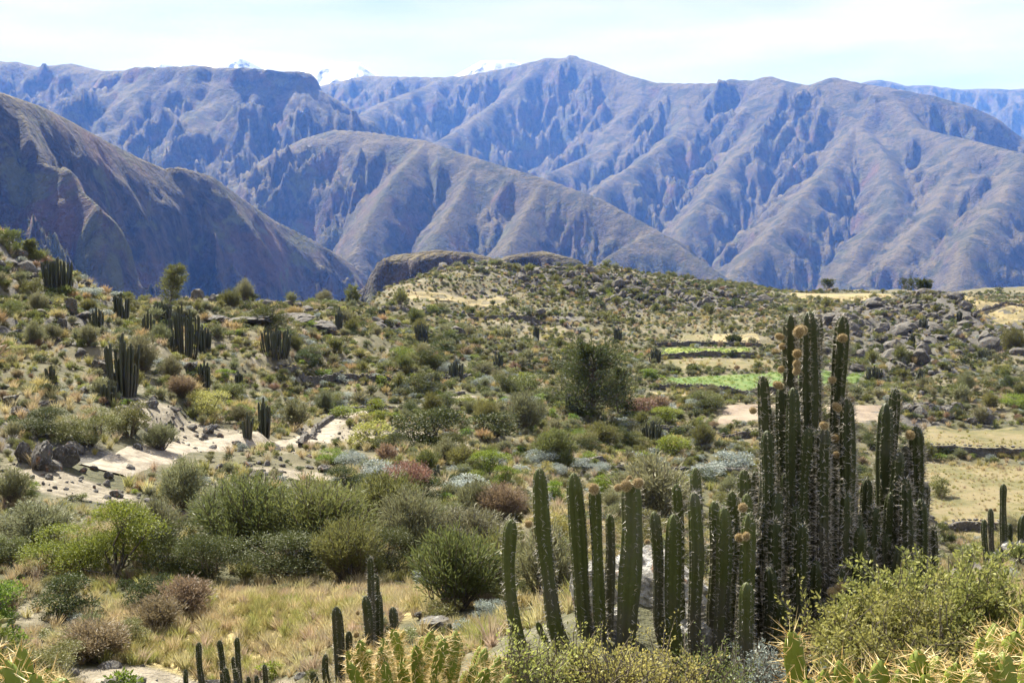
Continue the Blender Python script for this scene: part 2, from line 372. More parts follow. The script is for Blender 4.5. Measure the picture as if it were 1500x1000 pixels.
# ------------------------------------------------------------------ near terrain
CTRL = [  # (px, py, D) seen points of the ground
 (1180, 965, 9.6), (1020, 985, 8.8), (1280, 930, 10.5), (1400, 1010, 7), (850, 940, 8.6), (960, 860, 10.5), (700, 1000, 8.5),
 (540, 1010, 14), (340, 1020, 19), (100, 950, 21), (0, 1010, 17), (200, 990, 19),
 (400, 900, 24), (600, 890, 21), (250, 860, 27), (150, 850, 29), (420, 830, 33), (0, 830, 30), (650, 880, 26), (550, 800, 34), (700, 800, 36), (800, 860, 24), (850, 760, 42),
 (750, 700, 60), (600, 650, 72), (480, 640, 72), (300, 655, 58), (380, 690, 50), (200, 720, 42), (80, 700, 40), (30, 650, 46), (100, 610, 52), (0, 560, 58),
 (0, 450, 85), (0, 350, 106), (-80, 300, 108), (-300, 300, 110), (60, 378, 106), (130, 428, 118), (200, 450, 125), (265, 525, 76), (180, 575, 60), (60, 480, 80), (100, 520, 70),
 (270, 452, 150), (330, 445, 155), (400, 450, 158), (455, 450, 165), (500, 452, 200), (405, 525, 104), (330, 570, 85), (480, 500, 130), (450, 565, 104), (600, 560, 116), (560, 610, 90), (700, 520, 152), (600, 480, 175),
 (700, 455, 255), (600, 440, 255), (550, 440, 270), (620, 420, 335), (750, 402, 360), (830, 396, 350), (900, 395, 345), (850, 452, 262), (900, 440, 285), (960, 455, 270), (1000, 409, 362), (1080, 419, 425), (1100, 450, 300),
 (1000, 500, 205), (1000, 550, 158), (880, 610, 121), (800, 600, 112), (800, 530, 165), (950, 650, 105), (1000, 700, 90), (950, 760, 62), (850, 680, 78), (1150, 620, 116), (1300, 600, 126), (1400, 690, 92), (1400, 780, 72), (1500, 660, 102), (1300, 780, 68),
 (1100, 800, 50), (1400, 850, 46), (1470, 800, 26), (1380, 860, 24), (1560, 800, 24), (1250, 870, 26),
 (1300, 480, 215), (1380, 438, 245), (1330, 440, 245), (1440, 455, 235), (1500, 480, 225), (1200, 500, 200), (1400, 560, 150), (1500, 560, 155), (1480, 520, 180),
 (1200, 432, 380), (1320, 432, 400), (1480, 444, 330), (1120, 423, 420), (1400, 430, 440), (1600, 430, 420), (1500, 422, 480), (1650, 650, 100), (1700, 800, 60),
]
EXTRA = [  # x/y slope (u), distance, z: ground out of view
 (-.52, 150, -30), (-.52, 300, -190), (-.42, 160, -26), (-.42, 300, -190), (-.36, 220, -60), (-.36, 380, -230), (-.28, 230, -45), (-.28, 380, -210), (-.2, 260, -50), (-.2, 420, -200),
 (-.13, 370, -60), (-.13, 500, -200), (-.06, 440, -50), (-.06, 600, -200), (.0, 470, -45), (.0, 640, -200), (.1, 450, -40), (.1, 640, -200), (.2, 500, -45), (.2, 680, -210), (.3, 560, -55), (.3, 720, -220), (.42, 560, -50), (.42, 740, -220), (.55, 560, -55), (.55, 740, -220),
 (-1.2, 110, 20), (-1.2, 40, 2), (-1.2, 15, -2), (-.9, 30, -7), (-.7, 16, -6.5), (1.2, 15, -4.5), (1.2, 60, -15), (1.2, 300, -24), (1.2, 700, -250), (-1.2, 400, -100), (-1.2, 700, -250), (-.5, 700, -420), (-.2, 800, -420), (.0, 900, -420), (.4, 950, -430), (1.2, 950, -420),
]
def _lp(x, y): return np.arctan2(x, y) * 2.0, np.log(np.hypot(x, y))
_cp = [at(*p) for p in CTRL] + [np.array([u * D, D, z]) for u, D, z in EXTRA]
for a in np.radians([-30, -15, 0, 15, 30]): _cp += [np.array([.9 * math.sin(a), .9 * math.cos(a), -1.62]), np.array([2.2 * math.sin(a), 2.2 * math.cos(a), -1.85 - .1 * math.cos(a)]), np.array([4.5 * math.sin(a), 4.5 * math.cos(a), -2.45])]
for a in np.radians([-170, -125, -90, -60, 60, 90, 125, 170]):
    for r0, z0 in ((.9, -1.6), (4.5, -1.7), (30, -1.0), (300, 8), (900, -100)):
        _cp.append(np.array([r0 * math.sin(a), r0 * math.cos(a), z0 if abs(a) > 1.2 or r0 < 20 else z0 - .12 * r0]))
_cp = np.array(_cp); _ca, _cl = _lp(_cp[:, 0], _cp[:, 1])
_n = len(_cp); _K = np.hypot(_ca[:, None] - _ca, _cl[:, None] - _cl)
_K = np.sqrt(_K ** 2 + .0016) + np.eye(_n) * .006
_G = np.zeros((_n + 3, _n + 3)); _G[:_n, :_n] = _K; _G[:_n, _n] = 1; _G[:_n, _n + 1] = _ca; _G[:_n, _n + 2] = _cl; _G[_n:, :_n] = _G[:_n, _n:].T
_rc = np.exp(_cl)
_W = np.linalg.solve(_G, np.concatenate([_cp[:, 2] / _rc ** .5, np.zeros(3)]))
def base_h(X, Y):
    a, l = _lp(X, Y); out = _W[_n] + _W[_n + 1] * a + _W[_n + 2] * l
    for i in range(_n): out = out + _W[i] * np.sqrt((a - _ca[i]) ** 2 + (l - _cl[i]) ** 2 + .0016)
    return out * np.exp(l) ** .5

ZB = {}    # zones: list of (x, y, rx, ry) blobs in metres
def zone(name, X, Y):
    v = np.zeros(np.shape(X))
    for x, y, rx, ry in ZB[name]: v = np.maximum(v, np.exp(-((X - x) / rx) ** 2 - ((Y - y) / ry) ** 2))
    return v
def blobs(name, pts):   # (px, py, D, rx, ry)
    ZB[name] = [(*at(px, py, D)[:2], rx, ry) for px, py, D, rx, ry in pts]
blobs('rocky', [(900, 430, 300, 38, 32), (830, 420, 310, 34, 28), (980, 425, 300, 26, 24), (1380, 450, 235, 28, 28), (1300, 480, 210, 24, 24), (1430, 500, 195, 22, 18), (1250, 520, 180, 16, 14), (1330, 540, 160, 14, 9), (1060, 440, 320, 24, 18), (30, 360, 103, 10, 14), (20, 480, 76, 7, 8), (360, 452, 152, 16, 7), (740, 470, 230, 26, 10), (640, 500, 165, 16, 9), (1350, 605, 122, 12, 5), (60, 640, 46, 4, 3), (1480, 800, 25, 2.0, 2.5), (680, 400, 340, 40, 15)])
blobs('dirt', [(330, 645, 60, 6.5, 2.6), (110, 705, 39.5, 3.2, 1.8), (500, 625, 75, 3, 6), (590, 630, 77, 5, 3), (420, 690, 49, 2.5, 2), (200, 1000, 18.5, 1.8, .9), (260, 985, 18.8, 1.6, .9), (330, 1000, 18, 1.4, .8), (640, 640, 74, 4, 2.5), (270, 640, 57, 3.5, 2.5)])
blobs('meadow', [(400, 910, 23.5, 3.6, 2.6), (320, 940, 21, 2.4, 1.4), (560, 890, 21.5, 1.8, 2.0), (480, 880, 23, 2.4, 2), (600, 870, 25, 1.4, 1.5)])
blobs('crop', [(1030, 515, 190, 11, 5), (1060, 558, 155, 14, 5), (1200, 553, 160, 10, 5), (1180, 608, 118, 13, 4)])
blobs('flat', [(1420, 640, 107, 14, 7), (1430, 720, 84, 10, 9), (1100, 608, 120, 14, 5), (1040, 515, 190, 14, 12), (1120, 555, 155, 22, 6), (1220, 434, 370, 44, 36), (1500, 452, 300, 34, 60), (1050, 497, 210, 10, 10)])

def ground_h(X, Y):
    X = np.asarray(X, float); Y = np.asarray(Y, float)
    r = np.hypot(X, Y); h = base_h(X, Y)
    rk = zone('rocky', X, Y); fl = zone('flat', X, Y)
    am = sstep(3, 40, r) * (1 - .92 * np.clip(fl * 1.5, 0, 1)) * (1 - .6 * zone('dirt', X, Y))
    h = h + am * (.55 * fbm(X / 9, Y / 9, 3, 201) + .016 * np.minimum(r, 120) * fbm(X / 26, Y / 26, 2, 202))
    h = h + rk * (sstep(25, 130, r) * (2.6 + 2.2 * sstep(160, 240, r)) * (ridged(X / 17, Y / 17, 4, 203) - .6) + .35 * fbm(X / 2.2, Y / 2.2, 2, 206))
    h = h + .10 * fbm(X / 1.6, Y / 1.6, 3, 204) * sstep(1, 15, r) * (1 - .7 * np.clip(fl * 1.5, 0, 1))
    # terrace steps on the left slope and in the basin
    k = (h + 1.2 * fbm(X / 20, Y / 20, 2, 205)) / 1.9; fr = k - np.floor(k)
    st = (np.floor(k) + sstep(.35, .65, fr) - k) * 1.9
    h = h + st * .5 * sstep(45, 75, r) * (1 - sstep(220, 300, r)) * (1 - np.clip(fl * 1.5, 0, 1))
    return h
def gh(x, y): return float(ground_h(np.array([x]), np.array([y]))[0])
_T = np.exp(np.linspace(math.log(1.5), math.log(620), 1500))
def hit(px, py, dmax=1e9):
    """where the line of sight through (px, py) meets the ground"""
    d = at(px, py, 1.0); z = ground_h(d[0] * _T, _T); dif = d[2] * _T - z
    j = np.argmax((dif < 0) & (_T > 3)); 
    if not (dif[j] < 0) : return None
    a = dif[j - 1] / (dif[j - 1] - dif[j]); D = _T[j - 1] + a * (_T[j] - _T[j - 1])
    if D > dmax: return None
    x = d[0] * D; return np.array([x, D, gh(x, D)])

def ground_material():
    m, t, b = mat('dry_hillside', .95)
    p = pos(t)
    n0 = tex(t, .05, 5, .6, p); n1 = tex(t, .35, 6, .62, p); n2 = tex(t, 2.2, 5, .65, p); n3 = tex(t, 14, 4, .6, p)
    straw = ramp(t, n1, [(.3, (.095, .085, .05)), (.5, (.17, .145, .09)), (.7, (.26, .22, .145))])
    olive = ramp(t, n2, [(.3, (.05, .052, .028)), (.6, (.105, .102, .055)), (.8, (.17, .16, .095))])
    dirt = ramp(t, n2, [(.3, (.15, .13, .095)), (.55, (.27, .235, .18)), (.75, (.37, .335, .275))])
    rock = ramp(t, n2, [(.25, (.05, .047, .043)), (.5, (.105, .098, .09)), (.75, (.19, .18, .16))])
    c = mix(t, ramp(t, n0, [(.42, 0.), (.64, 1.)]), olive, straw)
    c = mix(t, ramp(t, n1, [(.54, 0.), (.66, .7)]), c, dirt)
    c = mix(t, ramp(t, attr(t, 'meadow'), [(.15, 0.), (.5, 1.)]), c, ramp(t, n2, [(.3, (.30, .24, .10)), (.5, (.46, .37, .18)), (.75, (.36, .32, .12))]))
    fr = math_n(t, 'ADD', attr(t, 'rocky'), math_n(t, 'MULTIPLY', math_n(t, 'SUBTRACT', n1, .5), 1.6))
    c = mix(t, ramp(t, fr, [(.3, 0.), (.55, 1.)]), c, rock)
    fd = math_n(t, 'ADD', attr(t, 'dirt'), math_n(t, 'MULTIPLY', math_n(t, 'SUBTRACT', n1, .5), .9))
    c = mix(t, ramp(t, fd, [(.32, 0.), (.5, 1.)]), c, dirt)
    c = mix(t, .45, c, ramp(t, n3, [(.25, .45), (.75, 1.25)]), 'MULTIPLY')
    setc(t, b, c)
    bump(t, b, math_n(t, 'ADD', n2, math_n(t, 'MULTIPLY', n3, .3)), .8, .25)
    return m
M_GROUND = ground_material()
az_n = np.radians(spacing([(-180, -36, 3), (-36, 36, .148), (36, 180, 3)]))
r_n = np.exp(np.arange(math.log(.45), math.log(1000), .0172))
me, V = polar_mesh('hillside_ground', az_n, r_n, ground_h, M_GROUND)
for zn in ('rocky', 'dirt', 'meadow'):
    a = me.attributes.new(zn, 'FLOAT', 'POINT'); a.data.foreach_set('value', np.ascontiguousarray(zone(zn, V[:, 0], V[:, 1]), np.float32))
o = link(bpy.data.objects.new('ground', me)); tag(o, 'dry rocky hillside and plateau above the canyon', kind='structure')
# ------------------------------------------------------------------ plant and rock materials
def leaf_mat(name, c1, c2, trans=.35, rough=.6, spread=.35):
    m = bpy.data.materials.new(name); m.use_nodes = True; t = m.node_tree; t.nodes.clear() if False else None
    for n in list(t.nodes): t.nodes.remove(n)
    out = t.nodes.new('ShaderNodeOutputMaterial'); b = t.nodes.new('ShaderNodeBsdfPrincipled'); tr = t.nodes.new('ShaderNodeBsdfTranslucent'); ms = t.nodes.new('ShaderNodeMixShader')
    b.inputs['Roughness'].default_value = .55; b.inputs['Specular IOR Level'].default_value = .2 if name.startswith('dark') else .35
    oi = t.nodes.new('ShaderNodeObjectInfo'); n = tex(t, 9., 2, .6, pos(t))
    g = nd(t, 'ShaderNodeNewGeometry').outputs['Random Per Island']
    f = math_n(t, 'ADD', math_n(t, 'MULTIPLY', g, .6), math_n(t, 'MULTIPLY', n, .4))
    c = mix(t, f, c1, c2)
    v = math_n(t, 'ADD', math_n(t, 'MULTIPLY', oi.outputs['Random'], spread), 1 - spread / 2)
    hs = t.nodes.new('ShaderNodeHueSaturation'); t.links.new(c, hs.inputs['Color']); t.links.new(v, hs.inputs['Value'])
    hv = math_n(t, 'ADD', math_n(t, 'MULTIPLY', math_n(t, 'FRACT', math_n(t, 'MULTIPLY', oi.outputs['Random'], 7.3)), .05), .475)
    t.links.new(hv, hs.inputs['Hue'])
    t.links.new(hs.outputs[0], b.inputs['Base Color']); t.links.new(hs.outputs[0], tr.inputs['Color'])
    ms.inputs[0].default_value = trans
    t.links.new(b.outputs[0], ms.inputs[1]); t.links.new(tr.outputs[0], ms.inputs[2]); t.links.new(ms.outputs[0], out.inputs[0])
    return m
LM = {
 'lime':   leaf_mat('bright_leaves', (.06, .105, .015), (.28, .34, .05), .45),
 'olive':  leaf_mat('olive_leaves', (.085, .098, .03), (.235, .24, .08), .36),
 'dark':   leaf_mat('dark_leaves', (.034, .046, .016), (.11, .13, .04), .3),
 'silver': leaf_mat('silver_leaves', (.17, .20, .175), (.36, .40, .365), .25),
 'straw':  leaf_mat('dry_stalks', (.28, .20, .09), (.50, .40, .20), .35),
 'red':    leaf_mat('reddish_leaves', (.18, .095, .07), (.34, .20, .15), .35),
 'brown':  leaf_mat('brown_stalks', (.18, .125, .08), (.33, .25, .155), .35),
 'twig':   leaf_mat('grey_green_twigs', (.125, .13, .068), (.31, .31, .165), .32),
 'sage': leaf_mat('sage_leaves', (.10, .115, .03), (.44, .44, .13), .45),
 'yellow': leaf_mat('yellow_green_leaves', (.12, .13, .03), (.48, .46, .14), .46),
}
def bark_mat(name, c1, c2, sc=6.):
    m, t, b = mat(name, .9); n = tex(t, sc, 5, .6, pos(t)); setc(t, b, mix(t, n, c1, c2)); bump(t, b, n, .6, .02); return m
M_TWIG = bark_mat('shrub_wood', (.06, .048, .035), (.20, .17, .13))
M_BARK = bark_mat('tree_bark', (.05, .038, .028), (.14, .11, .08))
def rock_material():
    m, t, b = mat('lichen_rock', .92)
    tcn = nd(t, 'ShaderNodeTexCoord').outputs['Object']; p = pos(t); oi = t.nodes.new('ShaderNodeObjectInfo')
    n1 = tex(t, 1.6, 6, .65, p); n2 = tex(t, 9., 5, .65, p); n3 = tex(t, 3.5, 3, .5, p)
    c = ramp(t, n1, [(.3, (.035, .033, .030)), (.5, (.085, .079, .072)), (.7, (.15, .142, .13))])
    c = mix(t, ramp(t, n2, [(.54, 0.), (.64, .7)]), c, (.30, .30, .28))
    c = mix(t, ramp(t, n3, [(.62, 0.), (.7, .6)]), c, (.27, .13, .06))
    c = mix(t, ramp(t, oi.outputs['Random'], [(.0, 0.), (1., .15)]), c, (.13, .105, .08))
    setc(t, b, c); bump(t, b, math_n(t, 'ADD', n1, math_n(t, 'MULTIPLY', n2, .4)), .8, .12)
    return m
M_ROCK = rock_material()

# ------------------------------------------------------------------ shapes
def unit(v): return v / np.maximum(np.linalg.norm(v, axis=-1, keepdims=True), 1e-9)
def leaves(P, D, length, width, rg):
    """one diamond leaf per point P pointing along D"""
    n = len(P); D = unit(D); rv = unit(rg.normal(size=(n, 3))); s = unit(np.cross(D, rv))
    nn = np.cross(D, s)
    ln = length * rg.uniform(.6, 1.3, (n, 1)); wd = width * rg.uniform(.7, 1.3, (n, 1))
    V = np.stack([P, P + D * ln * .5 + s * wd * .5 + nn * ln * .06, P + D * ln, P + D * ln * .5 - s * wd * .5 + nn * ln * .06], 1).reshape(-1, 3)
    F = np.arange(n * 4).reshape(n, 4)
    return V, F
def tubes(paths, k=4):
    """paths: list of (points (m,3), radii (m,)) -> one mesh of tapered tubes"""
    Vs = []; Fs = []; off = 0
    for P, rad in paths:
        P = np.asarray(P, float); m = len(P); T = np.gradient(P, axis=0); T = unit(T)
        ref = np.array([.31, .95, .05]); A = unit(np.cross(T, ref)); B = np.cross(T, A)
        th = np.arange(k) * 2 * math.pi / k
        V = P[:, None] + (np.cos(th)[None, :, None] * A[:, None] + np.sin(th)[None, :, None] * B[:, None]) * np.asarray(rad)[:, None, None]
        Vs.append(V.reshape(-1, 3)); Fs.append(grid_faces(m, k, True) + off); off += m * k
    return np.concatenate(Vs), np.concatenate(Fs)
def join(parts):
    """[(V, F, matindex)] -> V, F, fm"""
    off = 0; Vs = []; Fs = []; fm = []
    for V, F, m in parts: Vs.append(V); Fs.append(F + off); fm.append(np.full(len(F), m)); off += len(V)
    return np.concatenate(Vs), np.concatenate(Fs), np.concatenate(fm)
def bend_path(a, b, rg, m=5, wob=.08, sag=0.):
    t = np.linspace(0, 1, m)[:, None]; P = a + (b - a) * t; l = np.linalg.norm(b - a)
    P[1:-1] += rg.normal(size=(m - 2, 3)) * wob * l; P[:, 2] += sag * l * (t[:, 0] * (1 - t[:, 0]))
    return P

def shrub_bits(form, n, leaf, rg):
    """unit shrub (1 m wide, about 1 m tall): foliage leaves and stems; form round | spray | tussock"""
    paths = []
    if form == 'round':
        nl = rg.integers(10, 16); ang = rg.uniform(0, 6.28, nl); rr = .36 * np.sqrt(rg.uniform(0, 1, nl))
        cen = np.stack([rr * np.cos(ang), rr * np.sin(ang), rg.uniform(.14, .74, nl) * (1 - .9 * rr * rr)], 1); rad = rg.uniform(.15, .27, nl)
        pk = rg.choice(nl, n, p=rad ** 2 / (rad ** 2).sum()); d = unit(rg.normal(size=(n, 3))); d[:, 2] = np.abs(d[:, 2]) * .9 - .25
        P = cen[pk] + d * (rad[pk] * rg.uniform(.25, 1, n) ** .35)[:, None] * np.array([1, 1, .9])
        P += .035 * rg.normal(size=(n, 3)); P[:, 2] = np.abs(P[:, 2])
        D = d * .8 + rg.normal(size=(n, 3)) * .55 + np.array([0, 0, .35])
        for c in cen:
            a = np.array([c[0] * .12, c[1] * .12, 0]); mid = bend_path(a, c, rg, 5, .06, .1); paths.append((mid, np.linspace(.018, .005, 5)))
            for q in range(3):
                e = c + unit(rg.normal(size=3)) * .16; paths.append((bend_path(mid[3], e, rg, 3, .05), np.array([.007, .004, .002])))
        V, F = leaves(P, D, leaf, leaf * .42, rg)
    else:
        ns = (46 if form == 'spray' else 60) * (3 if n > 8000 else 2 if n > 3000 else 1)
        wide = .42 if form == 'spray' else .5
        ang = rg.uniform(0, 6.28, ns); el = rg.uniform(0, 1, ns) ** .7
        tip = np.stack([np.cos(ang) * wide * el, np.sin(ang) * wide * el, rg.uniform(.62, 1.02, ns) * np.sqrt(1 - .55 * el ** 2)], 1)
        if form == 'tussock': tip[:, 2] *= .8
        per = n // ns; Ps = []; Ds = []
        for i in range(ns):
            a = np.array([np.cos(ang[i]), np.sin(ang[i]), 0]) * .07 * el[i]
            p = bend_path(a, tip[i], rg, 5, .035, .12); paths.append((p, np.linspace(.009, .0025, 5)))
            tt = rg.uniform(.3 if form == 'spray' else .05, 1, per) ** .8; x = tt * 4; j = np.minimum(x.astype(int), 3); f = (x - j)[:, None]
            q = p[j] * (1 - f) + p[j + 1] * f; dirs = unit(p[j + 1] - p[j]); sp = rg.normal(size=(per, 3))
            Ps.append(q + sp * .028); Ds.append(dirs + sp * (.42 if form == 'spray' else .15))
        V, F = leaves(np.concatenate(Ps), np.concatenate(Ds), leaf, leaf * (.16 if form == 'spray' else .07), rg)
    SV, SF = tubes(paths, 3)
    return (V, F), (SV, SF)

FORM = {'lime': ('round', 'lime'), 'olive': ('round', 'olive'), 'dark': ('round', 'dark'), 'silver': ('round', 'silver'), 'twig': ('spray', 'twig'), 'straw': ('tussock', 'straw'), 'red': ('round', 'red'), 'brown': ('spray', 'brown'), 'yellow': ('round', 'yellow'), 'broom': ('spray', 'olive')}
PROTO = {}
def shrub_proto(kind, res, var):
    """(whole mesh) for far shrubs, (foliage, stems) for near ones"""
    key = (kind, res, var)
    if key in PROTO: return PROTO[key]
    form, mt = FORM[kind]; rg = np.random.default_rng(abs(hash((kind, var))) % 1000 if False else sum(map(ord, kind)) * 7 + var)
    n, lf = {'far': (520, .125), 'mid': (1900, .07), 'near': (5200, .042), 'huge': (11500, .027)}[res]
    if form != 'round': lf *= 2.2 if form == 'spray' else 4.0; n = int(n * .8)
    (V, F), (SV, SF) = shrub_bits(form, n, lf, rg)
    if res == 'far':
        VV, FF, fm = join([(V, F, 0), (SV, SF, 1)]); PROTO[key] = mesh_np(kind + '_shrub', VV, FF, [LM[mt], M_TWIG], False, fm)
    else:
        PROTO[key] = (mesh_np(kind + '_foliage', V, F, LM[mt]), mesh_np(kind + '_stems', SV, SF, M_TWIG, True))
    return PROTO[key]

def rock_mesh(seed, flat=.7, sub=3, chunky=1.0):
    rg = np.random.default_rng(seed); bm = bmesh.new(); bmesh.ops.create_icosphere(bm, subdivisions=sub, radius=1)
    V = np.array([v.co[:] for v in bm.verts]); F = np.array([[v.index for v in f.verts] for f in bm.faces]); bm.free()
    for k in range(int(12 * chunky) + 6):        # split faces
        nrm = unit(rg.normal(size=3)); d = rg.uniform(.48, .86); q = V @ nrm; V = V - np.outer(np.maximum(q - d, 0) * .92, nrm)
    a = fbm(V[:, 0] * 1.3 + seed, V[:, 1] * 1.3 + V[:, 2] * 1.7, 3, seed)
    b = fbm(V[:, 0] * 4 + V[:, 2] * 3, V[:, 1] * 4 - V[:, 2] * 2, 2, seed + 9)
    V = V * (1 + .22 * a + .06 * b)[:, None] * np.array([1, rg.uniform(.65, .95), flat * rg.uniform(.8, 1.1)])
    cr = np.abs(fbm(V[:, 0] * 2.1 + V[:, 2] * 1.3 + seed * 3, V[:, 1] * 2.1 - V[:, 2] * .9, 2, seed + 31))
    V = V * (1 - .20 * (1 - sstep(0, .09, cr)))[:, None]                       # clefts
    return mesh_np('rock', V, F, M_ROCK, False)
ROCKS = [rock_mesh(11 + i, .75, 2, 1.1) for i in range(8)]
ROCKS_HI = [rock_mesh(41 + i, .75, 4, 1.5) for i in range(6)]

# ------------------------------------------------------------------ cactus stems
def cactus_material(name, c1, c2, c3):
    m, t, b = mat(name, .55); p = pos(t)
    oi = t.nodes.new('ShaderNodeObjectInfo')
    n1 = tex(t, 2.5, 4, .6, p); n2 = tex(t, 22., 4, .6, p)
    c = mix(t, n1, c1, c2)
    c = mix(t, ramp(t, n2, [(.55, 0.), (.7, .5)]), c, c3)
    f = math_n(t, 'SUBTRACT', math_n(t, 'ADD', n1, math_n(t, 'MULTIPLY', oi.outputs['Random'], .25)), math_n(t, 'MULTIPLY', attr(t, 'up'), .38))
    c = mix(t, ramp(t, f, [(.36, 0.), (.6, .8)]), c, (.085, .078, .065))       # corky old skin low on the stem
    setc(t, b, c); bump(t, b, n2, .4, .01)
    return m
M_CACT = cactus_material('cactus_skin', (.026, .034, .011), (.055, .067, .022), (.085, .092, .042))
M_CACT_G = cactus_material('green_cactus_skin', (.05, .062, .016), (.095, .112, .03), (.145, .155, .06))
M_CACT_FAR = cactus_material('weathered_cactus_skin', (.04, .048, .03), (.075, .082, .05), (.15, .14, .11))
def spine_mat(name, c1, c2):
    m, t, b = mat(name, .5); g = nd(t, 'ShaderNodeNewGeometry').outputs['Random Per Island']; setc(t, b, mix(t, g, c1, c2)); return m
M_SPINE = spine_mat('grey_spines', (.16, .135, .10), (.66, .62, .55))
M_SPINE_Y = spine_mat('amber_spines', (.55, .33, .09), (.85, .72, .42))
M_FRUIT = bark_mat('fruit_skin', (.17, .12, .05), (.26, .19, .09), 40.)
M_FRUIT_SP = spine_mat('fruit_spines', (.38, .29, .15), (.70, .58, .36))

def column_geo(path, rad, ribs=7, seg=6, depth=.16, m=26, top=1.0):
    """ribbed column along a path (n,3) -> V, F, up attribute, axis frames"""
    path = np.asarray(path, float); d = np.concatenate([[0], np.cumsum(np.linalg.norm(np.diff(path, axis=0), axis=1))]); Lh = d[-1]
    s = np.concatenate([np.linspace(0, Lh - rad * 2.2, m), Lh - rad * np.array([1.7, 1.2, .8, .48, .24, .08, 0])])
    C_ = np.stack([np.interp(s, d, path[:, k]) for k in range(3)], 1)
    for _ in range(2): C_[1:-1] = (C_[:-2] + 2 * C_[1:-1] + C_[2:]) / 4
    T = unit(np.gradient(C_, axis=0)); A = unit(np.cross(T, np.array([.2, 1, 0.]))); B = np.cross(T, A)
    e = np.clip((Lh - s) / (rad * 2.0), 0, 1); r = rad * np.sqrt(np.clip(1 - (1 - e) ** 2, 0, 1)) * (.93 + .07 * np.sin(s * 6.3 + rad * 90))
    r = np.maximum(r, rad * .03)
    k = ribs * seg; th = np.arange(k) * 2 * math.pi / k
    prof = 1 - depth * 2 * (1 - np.abs(np.cos(th * ribs / 2)) ** .8) * 1.0
    V = C_[:, None] + (np.cos(th)[None, :, None] * A[:, None] + np.sin(th)[None, :, None] * B[:, None]) * (r[:, None] * prof[None])[:, :, None]
    F = grid_faces(len(s), k, True)
    up = np.repeat(s / Lh, k)
    return V.reshape(-1, 3), F, up, (s, C_, A, B, T, r)
def column_spines(fr, ribs, step, per, length, width, rg, keep=1.0):
    s, C_, A, B, T, r = fr; Lh = s[-1]; aps = np.arange(step * .5, Lh, step); Ps = []; Ds = []; Ws = []
    for i in range(ribs):
        th = i * 2 * math.pi / ribs; sa = np.clip(aps + rg.uniform(-.3, .3, len(aps)) * step, 0, Lh - .005)
        sa = sa[rg.random(len(sa)) < keep]
        f = lambda Q: np.stack([np.interp(sa, s, Q[:, q]) for q in range(3)], 1)
        out = unit(math.cos(th) * f(A) + math.sin(th) * f(B)); rr = np.interp(sa, s, r)[:, None]
        P = f(C_) + out * rr * .99; tan = f(T)
        for q in range(per):
            Ps.append(P); Ds.append(unit(out + rg.normal(size=P.shape) * .55 + tan * .15 + tan * np.clip((sa[:, None] - Lh + .25) / .25, 0, 1) * .8))
    P = np.concatenate(Ps); D = np.concatenate(Ds); n = len(P)
    sd = unit(np.cross(D, rg.normal(size=D.shape))); ln = length * rg.uniform(.4, 1.25, (n, 1))
    V = np.stack([P - sd * width / 2, P + sd * width / 2, P + D * ln], 1).reshape(-1, 3)
    return V, np.arange(n * 3).reshape(n, 3)
def with_up(me, up):
    a = me.attributes.new('up', 'FLOAT', 'POINT'); a.data.foreach_set('value', np.ascontiguousarray(up, np.float32)); return me

def fruit_meshes(seed=3, n=620):
    rg = np.random.default_rng(seed); bm = bmesh.new(); bmesh.ops.create_icosphere(bm, subdivisions=2, radius=1)
    V = np.array([v.co[:] for v in bm.verts]); F = np.array([[v.index for v in f.verts] for f in bm.faces]); bm.free()
    V = V * (1 + .05 * rg.normal(size=(len(V), 1)))
    P = unit(rg.normal(size=(n, 3))); D = unit(P + .35 * rg.normal(size=P.shape)); sd = unit(np.cross(D, rg.normal(size=D.shape)))
    SV = np.stack([P * .95 - sd * .03, P * .95 + sd * .03, P * .95 + D * rg.uniform(.2, .5, (n, 1))], 1).reshape(-1, 3)
    return mesh_np('fruit', V * .86, F, M_FRUIT, True), mesh_np('fruit_spines', SV * .86, np.arange(n * 3).reshape(n, 3), M_FRUIT_SP)
FRUIT, FRUIT_SP = fruit_meshes()
